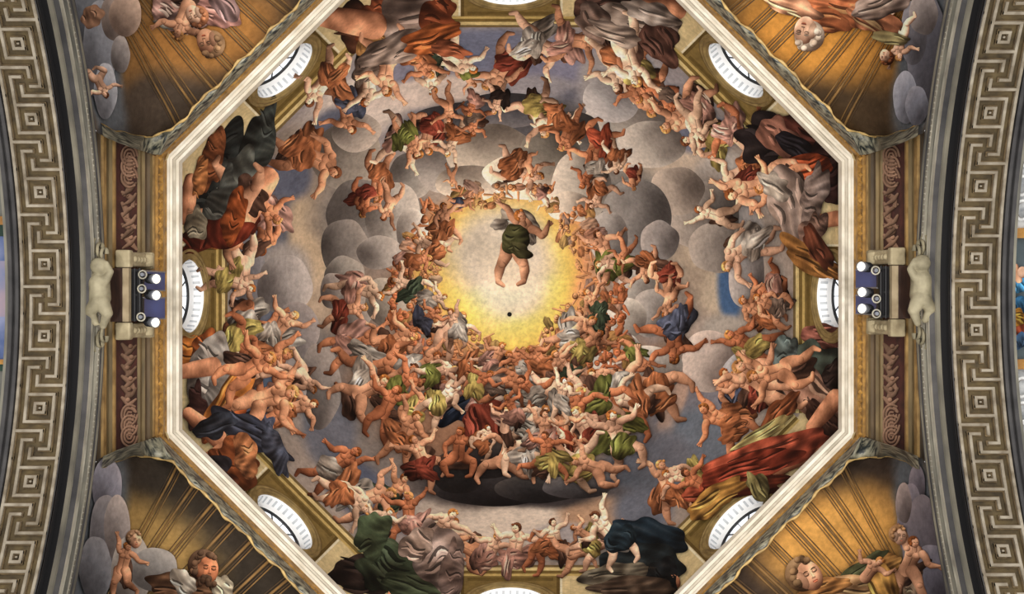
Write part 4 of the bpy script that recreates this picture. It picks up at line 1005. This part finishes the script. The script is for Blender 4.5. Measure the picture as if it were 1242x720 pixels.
def make_corner(sx, sy, num):
    info = SHELLS[(sx, sy)]; S = corner_surface(sx, sy)
    o = empty('trim_%d' % num, S(0.5, 0.5), info['lab'], None, None, 'structure')
    nu, nv = 90, 70
    co = np.array([S(i / (nu - 1), j / (nv - 1)) for j in range(nv) for i in range(nu)])
    px = CX + F * co[:, 0] / co[:, 2]; py = CY + F * co[:, 1] / co[:, 2]
    q = gridq(nv, nu)
    ex, ey = CX + sx * 494, CY + sy * 185       # outer end of the rim
    gx, gy, gc = info['glow']
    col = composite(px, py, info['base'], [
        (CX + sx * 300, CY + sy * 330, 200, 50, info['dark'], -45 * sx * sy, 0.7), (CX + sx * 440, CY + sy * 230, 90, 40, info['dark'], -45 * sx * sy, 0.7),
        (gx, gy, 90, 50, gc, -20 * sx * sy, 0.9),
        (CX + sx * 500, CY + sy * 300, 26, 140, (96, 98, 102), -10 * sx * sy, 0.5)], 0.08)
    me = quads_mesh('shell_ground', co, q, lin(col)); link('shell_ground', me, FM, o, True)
    bvh = BVHTree.FromPolygons([Vector(p) for p in co], [tuple(int(k) for k in a) for a in q])

    def prj(px, py):
        out = np.full(len(px), 14.0)
        for i in range(len(px)):
            d = Vector(((px[i] - CX) / F, (py[i] - CY) / F, 1.0))
            hit = bvh.ray_cast(Vector((0, 0, 0)), d.normalized(), 60)
            if hit[0] is not None: out[i] = hit[0].z
            else:
                n_ = bvh.find_nearest(d * 14.6)
                out[i] = n_[0].z
        return out
    # ribs fanning from the foot of the shell: each a raised fillet with two thin dark lines
    nr = 9
    for k in range(nr):
        u = 0.12 + 0.76 * k / (nr - 1); uq = 0.5 + (u - 0.5) * 0.12
        for off, wd, hgt, m, nm in ((0, 0.034, 0.05, RIB, 'shell_rib'), (-0.0125, 0.013, 0.03, RIB_D, 'shell_line'), (0.0125, 0.013, 0.03, RIB_D, 'shell_line'), (0.021, 0.016, 0.03, RIB, 'shell_line')):
            v, f = [], []
            nseg = 16
            for j in range(nseg + 1):
                t = 0.02 + 0.90 * j / nseg
                uu = u + off + (uq - u) * t
                p = S(uu, t); p2 = S(uu + 0.004, t); tg = (p2 - p).normalized(); inn = (-p).normalized()
                w2 = wd * (1 - 0.45 * t)
                v += [p - tg * w2 - inn * 0.02, p - tg * w2 * 0.6 + inn * hgt, p + tg * w2 * 0.6 + inn * hgt, p + tg * w2 - inn * 0.02]
            for j in range(nseg):
                for e in range(3): f.append((j * 4 + e, j * 4 + e + 1, j * 4 + e + 5, j * 4 + e + 4))
            made = pyd(nm, v, f, m, o if nm == 'shell_rib' else made)
    # marble band under the cornice, with a scrolling gilt rim
    v, f = [], []
    up_ = [(494, 194), (478, 187), (462, 181), (446, 176), (434, 172), (424, 171)]; lo_ = [(496, 210), (478, 200), (462, 196), (444, 194), (426, 196), (410, 202)]
    rim = []; n = 78

    def plan(x, y, hh=None):
        px_, py_ = CX + sx * x, CY + sy * y
        return W(px_, py_, (float(prj(np.array([px_]), np.array([py_]))[0]) - 0.05) if hh is None else hh)
    for j in range(n + 1):
        wv = 2.2 * math.sin(j * 0.55 + num) + 1.3 * math.sin(j * 1.23)
        if j <= 20:
            t = j / 20 * 5; k = min(int(t), 4); q = t - k
            U = np.array(up_[k]) * (1 - q) + np.array(up_[k + 1]) * q; Lw = np.array(lo_[k]) * (1 - q) + np.array(lo_[k + 1]) * q
            g = max(0, (j - 14) / 6)
            p0 = plan(*U) if g == 0 else plan(*U, MIX(min(plan(*U).z, 17.0), 17.45, g))
            p2 = plan(Lw[0] + wv * 0.3, Lw[1] + wv * 0.6) if g == 0 else plan(*(Lw + wv * 0.4), MIX(min(plan(*Lw).z, 17.0), 16.9, g))
        else:
            t = (j - 20) / (n - 20); o0, o1 = 592 * (1 - 0.012 * t), 612 * (1 - 0.012 * t)
            xx = MIX(424, 205, t); p0 = plan(xx, 595 - xx, 17.45); xx = MIX(410, 195, t); p2 = plan(xx + wv * 0.5, 612 - xx + wv * 0.5, 16.9)
        p1 = p0.lerp(p2, 0.5) - p0.normalized() * 0.03; p3 = p2 + p2.normalized() * 0.25
        rim.append(p2)
        v += [p0, p1, p2, p3]
    for j in range(n):
        for e in range(3): f.append((j * 4 + e, j * 4 + e + 1, j * 4 + e + 5, j * 4 + e + 4))
    pyd('marble_band', v, f, MARBLE, o, True)
    v, f = [], []
    for j, p in enumerate(rim):
        s = 0.022 + 0.010 * math.sin(j * 1.7)
        a = Vector((sx, sy, 0)).normalized(); b = Vector((0, 0, 1))
        v += [p + a * s * math.cos(t) + b * s * math.sin(t) for t in (0, 1.26, 2.51, 3.77, 5.03)]
    for j in range(len(rim) - 1):
        for e in range(5): f.append((j * 5 + e, j * 5 + (e + 1) % 5, j * 5 + 5 + (e + 1) % 5, j * 5 + 5 + e))
    pyd('gilt_rim', v, f, GOLD_EDGE, o, True)
    # painted saints, putti and cloud
    P = Painting(prj, None, 1.2e-3, 0.075)
    L = np.array([-0.4 * sx, -0.6]); L /= np.hypot(*L)
    P.light = lambda p: L
    P.begin('painted_cloud')
    for k, (x, y, rx, ry, c) in enumerate(CORNER[(sx, sy)]['cloud']): P.blob(x, y, rx, ry, 0, c, 0.9, 0.05, 2.0, seed=k, flat=True)
    for (lab, drs, figs, heads) in CORNER[(sx, sy)]['figs']:
        P.begin('painted_figure', lab)
        for i, d in enumerate(drs): P.drape(*d[:5], d[5], seed=i, fold=8)
        for fg in figs: figure(P, *fg[:5], fg[5], fg[6], fg[7], name=None, begin=False)
        for (x, y, r, rot, sk, hair) in heads:
            head(P, x, y, r, rot, SK[sk], hair, np.random.RandomState(2), 1, 'bearded' in lab)
    P.build(o, FM)
    return o


CORNER = {
    (-1, -1): dict(cloud=[(108, 30, 22, 50, (104, 106, 112)), (120, 60, 20, 60, (132, 132, 138)), (140, 20, 18, 30, (150, 132, 122)), (128, 110, 14, 34, (158, 158, 164)), (146, 66, 12, 22, (140, 130, 126)), (152, 18, 20, 26, (170, 142, 124))],
                   figs=[('painted putto half hidden in the cloud', [(112, 20, 12, 16, 60, (160, 118, 92))], [(118, 96, 54, 170, 'kneel', None, 2, 1)], []),
                         ('painted figure in pink and white robes', [(206, 14, 24, 20, 30, (206, 156, 140)), (232, 22, 30, 16, -20, (190, 150, 138)), (262, 14, 30, 18, 30, (184, 130, 116)), (210, 30, 22, 6, 10, (206, 196, 176)), (272, 6, 24, 14, 50, (150, 118, 112))], [(228, 8, 90, 200, 'bust', None, 0, 1)], [(236, 18, 12, 160, 2, (150, 96, 66)), (252, 50, 15, 170, 0, (150, 116, 84))])]),
    (1, -1): dict(cloud=[(1124, 60, 24, 70, (98, 96, 104)), (1108, 40, 16, 40, (120, 116, 122)), (1098, 118, 15, 32, (146, 146, 156)), (1112, 128, 14, 24, (120, 120, 130)), (1120, 16, 18, 26, (150, 138, 134))],
                  figs=[('painted putto hanging below the cloud', [], [(1092, 44, 62, 180, 'reach', None, 2, -1)], [(1074, 68, 8, 180, 2, (130, 76, 46))]),
                        ('painted figure in a broad orange robe', [(1030, 8, 60, 24, 10, (222, 130, 84)), (1000, 24, 34, 14, 10, (206, 120, 76)), (1060, 24, 34, 16, 30, (226, 146, 104)), (960, 6, 40, 12, 20, (236, 168, 128)), (1080, 46, 22, 8, 10, (186, 168, 116)), (1070, 6, 36, 16, -20, (184, 156, 140))], [], [(978, 38, 17, 190, 2, (190, 170, 150))])]),
    (-1, 1): dict(cloud=[(130, 590, 18, 36, (140, 136, 146)), (128, 650, 20, 50, (126, 120, 122)), (142, 640, 16, 40, (160, 146, 140)), (116, 690, 20, 40, (110, 108, 112)), (160, 690, 26, 40, (168, 156, 146)), (186, 690, 30, 26, (150, 142, 136))],
                  figs=[('painted putto peering out of the cloud', [], [(148, 690, 70, 10, 'reach', None, 4, 1)], [(164, 655, 9, 10, 0, (140, 104, 76))]),
                        ('painted bearded man with a white lamb', [(220, 712, 40, 18, 10, (120, 84, 60)), (222, 706, 18, 14, 40, (206, 190, 170)), (270, 712, 16, 12, 60, (196, 178, 150))], [], [(250, 690, 17, 8, 3, (84, 60, 44))])]),
    (1, 1): dict(cloud=[(1112, 590, 10, 28, (112, 104, 112)), (1104, 630, 16, 44, (118, 110, 118)), (1118, 660, 24, 60, (104, 96, 102)), (1130, 700, 26, 40, (98, 94, 104)), (1096, 610, 10, 24, (140, 124, 120))],
                 figs=[('painted putto standing beside the cloud', [(1106, 700, 12, 24, 0, (200, 170, 140))], [(1100, 690, 92, 5, 'reach', None, 0, 1)], [(1091, 650, 10, 5, 2, (170, 126, 86))]),
                       ('painted bowed figure in green and yellow mantle', [(1052, 694, 44, 16, -24, (206, 150, 84)), (1044, 690, 36, 10, -36, (84, 84, 56)), (1040, 712, 40, 14, 0, (196, 150, 106)), (1070, 706, 26, 18, 60, (212, 158, 84)), (1000, 712, 36, 10, -10, (186, 128, 74))], [(1050, 700, 70, 30, 'bust', None, 0, 1)], [(980, 698, 19, -30, 0, (112, 84, 58))])]),
}
for n_, (a, b) in enumerate(((-1, -1), (1, -1), (-1, 1), (1, 1))): make_corner(a, b, 4 + n_)

# ------------------------------------------------------------------ painted vaults beyond the arches
def vault(sx, name, word, bands):
    o = empty(name, (sx * 7.9, 0, 14.4), '%s nave vault seen as a sliver beyond the arch' % word, None, None, 'structure')
    rho = 8.12
    for (y0, y1, nm, m, hgt) in bands:
        # pixel rows at the frame edge turned into angles of the vault
        p0, p1 = [math.asin(max(-1, min(1, (y - CY) / F * 14.3 / rho))) for y in (y0, y1)]
        x0, x1 = 7.24, 9.6
        v, f = [], []
        for j in range(7):
            p = p0 + (p1 - p0) * j / 6
            for x, hh in ((x0, 0), (x0, hgt), (x1, hgt), (x1, 0)):
                v.append((sx * x, (rho - hh) * math.sin(p), ZC + (rho - hh) * math.cos(p)))
        for j in range(6):
            for e in range(4): f.append((j * 4 + e, j * 4 + (e + 1) % 4, j * 4 + 4 + (e + 1) % 4, j * 4 + 4 + e))
        f += [(3, 2, 1, 0), (24, 25, 26, 27)]
        pyd(nm, v, f, m, o)
    return o


VGREY = mat('vault_grey', (126, 124, 116), 0.85, col2=(90, 88, 84), scale=2)
VBLUE = mat('vault_blue', (150, 156, 190), 0.9, col2=(52, 84, 140), scale=1.1, contrast=0.3)
VLILAC = mat('vault_lilac', (186, 160, 168), 0.9, col2=(128, 140, 176), scale=1.4, contrast=0.4)
VGREEN = mat('vault_green', (52, 78, 62), 0.85, col2=(30, 46, 40), scale=4)
VGOLD = mat('vault_gold', (206, 150, 66), 0.5, col2=(140, 90, 30), scale=6)
VSLATE = mat('vault_slate', (92, 104, 108), 0.85, col2=(74, 84, 88), scale=3)
VWHITE = mat('vault_stucco', (222, 222, 220), 0.8, col2=(120, 124, 130), scale=5, contrast=0.4)
left_v = vault(-1, 'wall_far_left', 'left', [(-60, 262, 'vault_plaster', VGREY, 0.02), (262, 272, 'gilt_band', VGOLD, 0.06), (272, 286, 'green_band', VGREEN, 0.04), (286, 316, 'blue_field', VBLUE, 0.02), (316, 384, 'lilac_field', VLILAC, 0.02), (384, 436, 'blue_field', VBLUE, 0.02), (436, 442, 'gilt_band', VGOLD, 0.06), (442, 450, 'green_band', VGREEN, 0.04), (450, 780, 'vault_plaster', VGREY, 0.02)])
right_v = vault(1, 'wall_far_right', 'right', [(-60, 150, 'vault_plaster', VGREY, 0.02), (150, 276, 'stucco_field', VWHITE, 0.03), (276, 288, 'gilt_band', VGOLD, 0.08), (288, 436, 'slate_field', VSLATE, 0.02), (436, 448, 'gilt_band', VGOLD, 0.08), (448, 540, 'stucco_field', VWHITE, 0.03), (540, 780, 'vault_plaster', VGREY, 0.02)])


def vprj(px, py):
    # meet of the sight line with the vault of radius 8.10
    b = (py - CY) / F; A_ = 1 + b * b; B_ = -2 * ZC; C_ = ZC * ZC - 8.09 ** 2
    return (-B_ + np.sqrt(B_ * B_ - 4 * A_ * C_)) / (2 * A_)


VP = Painting(vprj, None, 1e-3, 0.03); VP.light = lambda p: np.array([-0.7, -0.7])
VP.begin('painted_figure', 'painted figure in blue and orange robes')
for d in ((1238, 345, 10, 16, 80, (70, 130, 168)), (1240, 372, 12, 16, 60, (60, 116, 160)), (1234, 388, 12, 14, 30, (216, 150, 60)), (1240, 404, 10, 16, 60, (190, 90, 60)), (1236, 414, 9, 12, 70, (90, 130, 176))): VP.drape(*d[:5], d[5], fold=5)
VP.limb([(1232, 322), (1236, 340)], [3, 4], SK[0]); VP.blob(1240, 330, 6, 7, 0, SK[2])
VP.build(right_v, FM)
VP = Painting(vprj, None, 1e-3, 0.04)
VP.begin('stucco_scroll')  # flat strokes, the relief's light and shade painted into their colour
for yy in (190, 225, 255, 470, 500, 525):
    th = np.linspace(0, 5.0, 10); VP.limb(np.stack([1240 + 8 * np.cos(th), yy + 12 * np.sin(th)], 1), [2.2] * 10, (226, 226, 224))
VP.build(right_v, FM)

# ------------------------------------------------------------------ niches with lamps, one on each side wall
BLACK = mat('black_metal', (24, 24, 28), 0.45, var=0.1, metal=0.3)
GREYM = mat('lamp_grey', (140, 144, 154), 0.4, var=0.1, metal=0.4)
WOOD = mat('dark_wood', (70, 44, 32), 0.6, col2=(44, 26, 20), scale=5, stretch=(4, 0.6, 1))
BOARD = mat('pale_board', (176, 158, 128), 0.7, col2=(130, 112, 84), scale=4)
BLUE = mat('blue_panel', (72, 90, 150), 0.5, col2=(56, 70, 120), scale=2)
LENS = glow('lamp_lens', (255, 244, 220), 1.6)
STUCCO = mat('cream_stucco', (168, 158, 130), 0.75, col2=(116, 108, 86), scale=5, bump=0.2)


def niche(sx, y0, y1, word, lamps, panels):
    h = 15.62; Yw = lambda py: (py - CY) / F * h
    ya, yb = Yw(y0), Yw(y1); ym, yl = (ya + yb) / 2, yb - ya
    # stone consoles flanking the opening
    for nm, (c0, c1) in (('upper', (ya - 0.29, ya - 0.01)), ('lower', (yb + 0.01, yb + 0.29))):
        o = empty('stone_console', (sx * 6.3, (c0 + c1) / 2, 16.2), 'carved pale stone console %s the lamps on the %s wall' % ('above' if nm == 'upper' else 'below', word), 'console', 'stone consoles beside the lamp niches')
        yc = (c0 + c1) / 2; w = c1 - c0
        box('shaft', (sx * 6.13, yc, 16.12), 0.22, w * 0.82, 0.85, STONE, o, 0.03)
        box('cap', (sx * 6.11, yc, 16.58), 0.26, w, 0.14, STONE, o, 0.03)
        box('foot', (sx * 6.12, yc, 15.68), 0.24, w, 0.16, STONE, o, 0.03)
        for k in range(5):
            v, f = lathe_vf([(0.02, -0.05), (0.045, -0.02), (0.045, 0.02), (0.02, 0.05)], (sx * 6.02, yc, 15.86 + 0.13 * k), (0, 1, 0), 10)
            pyd('carved_bead', v, f, STONE, o, True)
        v, f = lathe_vf([(0.10, -w * 0.38), (0.12, -w * 0.3), (0.12, w * 0.3), (0.10, w * 0.38)], (sx * 6.06, yc, 16.46), (0, 1, 0), 18)
        pyd('scroll', v, f, STONE, o, True)
    # shelf that carries the lamps
    o = empty('lamp_shelf', (sx * 6.2, ym, 15.66), 'dark wooden shelf with pale front board in the %s wall niche' % word, 'shelf')
    box('shelf_board', (sx * 6.22, ym, 15.66), 0.20, yl, 0.08, WOOD, o)
    box('front_board', (sx * 6.07, ym, 15.66), 0.10, yl, 0.10, BOARD, o)
    box('back_board', (sx * 6.30, ym, 16.1), 0.05, yl, 0.85, WOOD, o)
    rk = empty('lamp_rack', (sx * 5.95, ym, 15.75), 'black metal rack carrying three spotlights on the %s wall' % word, 'rack')
    for dx in (6.06, 5.98, 5.90):
        v, f = lathe_vf([(0.022, -yl / 2), (0.022, yl / 2)], (sx * dx, ym, 15.75), (0, 1, 0), 10); pyd('rail', v, f, BLACK, rk)
    for yy in (ya + 0.03, ym, yb - 0.03):
        box('bracket', (sx * 5.99, yy, 15.76), 0.22, 0.035, 0.05, BLACK, rk)
    box('back_plate', (sx * 5.97, ym, 15.80), 0.17, yl * 0.96, 0.02, BLACK, rk)
    for i, (rx, ry, lx, ly) in enumerate(lamps):
        Y = (ry - CY) / F * 15.7; ord_ = ('upper', 'middle', 'lower')[i]
        base = Vector((sx * 5.85, Y, 15.75)); lens = Vector((sx * abs(lx - CX) / F * 15.75, (ly - CY) / F * 15.75, 15.75))
        s = empty('spotlight', base, '%s of three lit grey spotlights on the %s wall rack' % (ord_, word), 'spotlight', 'spotlights on the wall racks')
        ax = (Vector((-sx * 0.75, (lens.y - Y) * 0.5, -0.66))).normalized()
        c = lens - ax * 0.02
        v, f = lathe_vf([(0.04, -0.24), (0.062, -0.22), (0.072, -0.10), (0.08, -0.04), (0.084, 0.02), (0.072, 0.02)], c, ax, 24, False)
        hs = pyd('housing', v, f, GREYM, s, True)
        v, f = lathe_vf([(0.0, 0.005), (0.04, 0.012), (0.073, 0.0)], c, ax, 24, False); pyd('lens', v, f, LENS, hs, True)
        for q in range(4):
            v, f = lathe_vf([(0.06, -0.002), (0.082, 0.0), (0.06, 0.002)], c - ax * (0.10 + 0.04 * q), ax, 20, False); pyd('cooling_fin', v, f, BLACK, hs)
        # round clamp and the arm between clamp and housing
        kl = Vector((sx * abs(rx - CX) / F * 15.58, Y, 15.58))
        n_ = 20; v, f = [], []
        for a in range(n_):
            for b in range(8):
                t, u = 2 * math.pi * a / n_, 2 * math.pi * b / 8
                r = 0.062 + 0.012 * math.cos(u); v.append(kl + Vector((r * math.cos(t), r * math.sin(t), 0.014 * math.sin(u))))
        f = [(a * 8 + b, a * 8 + (b + 1) % 8, ((a + 1) % n_) * 8 + (b + 1) % 8, ((a + 1) % n_) * 8 + b) for a in range(n_) for b in range(8)]
        cr_ = pyd('clamp_ring', v, f, ARCH_PALE, s, True)
        v, f = lathe_vf([(0.03, -0.03), (0.03, 0.07)], kl, (0, 0, 1), 14); pyd('clamp_knob', v, f, GREYM, cr_)
        v, f = lathe_vf([(0.02, 0), (0.02, 1)], kl, (0, 0, 1), 8)
        tail = c - ax * 0.2; d = tail - kl
        v, f = lathe_vf([(0.022, 0), (0.022, d.length)], kl, d, 8); pyd('arm', v, f, BLACK, s)
        d = Vector((sx * 5.90, Y, 15.76)) - kl
        v, f = lathe_vf([(0.02, 0), (0.02, d.length)], kl, d, 8); pyd('mount', v, f, BLACK, s)
    for i, (pa, pb) in enumerate(panels):
        Ya, Yb = (pa - CY) / F * 16.3, (pb - CY) / F * 16.3
        s = empty('blue_panel', (sx * 5.84, (Ya + Yb) / 2, 15.9), '%s blue rectangular panel standing behind the %s wall spotlights' % (('upper', 'lower')[i], word), 'panel', 'blue panels behind the spotlights')
        box('sheet', (sx * 5.90, (Ya + Yb) / 2, 16.36), 0.03, Yb - Ya, 1.0, BLUE, s)
        box('edge', (sx * 5.895, Ya, 16.36), 0.045, 0.022, 1.0, GREYM, s); box('edge', (sx * 5.895, Yb, 16.36), 0.045, 0.022, 1.0, GREYM, s)
        box('foot', (sx * 5.90, (Ya + Yb) / 2, 15.85), 0.05, Yb - Ya, 0.05, BLACK, s)
    # stucco group crowning the arch below the niche
    bm = bmesh.new()

    def ball(px, py, r, hh, sc=(1, 1, 1)):
        p = W(CX + sx * px, py, hh)
        bmesh.ops.create_icosphere(bm, subdivisions=3, radius=r, matrix=Matrix.Translation(p) @ Matrix.Diagonal((*sc, 1)))

    def tube(a, b, r0, r1, hh):
        A_, B_ = W(CX + sx * a[0], a[1], hh), W(CX + sx * b[0], b[1], hh)
        for k in range(9):
            t = k / 8; bmesh.ops.create_icosphere(bm, subdivisions=2, radius=r0 + (r1 - r0) * t, matrix=Matrix.Translation(A_.lerp(B_, t)))
    hh = 14.7; y = 0.5 * (y0 + y1)
    ball(499, y - 35, 0.125, hh - 0.1); ball(503, y - 41, 0.05, hh - 0.05); ball(495, y - 41, 0.05, hh - 0.05)           # head with curls
    tube((499, y - 26), (499, y - 16), 0.07, 0.15, hh); tube((499, y - 16), (498, y + 4), 0.155, 0.165, hh - 0.05)           # chest and belly
    tube((500, y + 8), (510, y + 20), 0.12, 0.085, hh - 0.12); tube((510, y + 20), (503, y + 34), 0.08, 0.05, hh - 0.1)
    tube((496, y + 8), (489, y + 22), 0.12, 0.085, hh - 0.12); tube((489, y + 22), (494, y + 38), 0.08, 0.05, hh - 0.1)
    tube((507, y - 17), (515, y - 5), 0.065, 0.05, hh - 0.1); tube((515, y - 5), (511, y + 8), 0.05, 0.035, hh - 0.1)
    tube((491, y - 17), (485, y - 28), 0.065, 0.05, hh - 0.1); tube((485, y - 28), (490, y - 39), 0.05, 0.035, hh - 0.1)
    me = bpy.data.meshes.new('stucco_putto'); bm.to_mesh(me); bm.free()
    g = link('stucco_putto', me, STUCCO, None, True)
    md = g.modifiers.new('remesh', 'REMESH'); md.mode = 'VOXEL'; md.voxel_size = 0.016; md.use_smooth_shade = True
    md = g.modifiers.new('smooth', 'SMOOTH'); md.iterations = 2
    tag(g, 'cream stucco putto lying on the %s arch below the lamp niche' % word, 'sculpture', 'stucco putti on the arches')
    # leafy stucco scrolls at both ends of the putto
    for s_ in (-1, 1):
        o = empty('stucco_scroll', W(CX + sx * 500, y + s_ * 54, 14.9), 'pale stucco leaf scrolls %s the putto on the %s arch' % ('above the head of' if s_ < 0 else 'below the feet of', word), 'ornament', 'stucco scrolls beside the putti')
        for k in range(4):
            th = np.linspace(0, 4.6, 14); v2 = []
            c0 = W(CX + sx * (492 + 5 * k), y + s_ * (50 + 6 * k), 14.85)
            v, f = [], []
            for q, t in enumerate(th):
                r = 0.05 + 0.025 * t; c = c0 + Vector((sx * 0.0, s_ * r * math.sin(t), r * math.cos(t)))
                rad = 0.045 - 0.002 * q
                v += [c + Vector((-sx * rad * math.cos(e), 0, rad * math.sin(e))) for e in (0, 1.57, 3.14, 4.71)]
            for q in range(len(th) - 1):
                for e in range(4): f.append((q * 4 + e, q * 4 + (e + 1) % 4, q * 4 + 4 + (e + 1) % 4, q * 4 + 4 + e))
            pyd('leaf_scroll', v, f, STUCCO, o, True)


niche(-1, 325, 390, 'left', [(173, 333, 190, 338), (172, 350, 190, 358), (171, 384, 189, 391)], [(329, 352), (361, 387)])
niche(1, 322, 386, 'right', [(1062, 328, 1044, 323), (1063, 362, 1045, 354), (1063, 380, 1045, 374)], [(326, 349), (358, 381)])
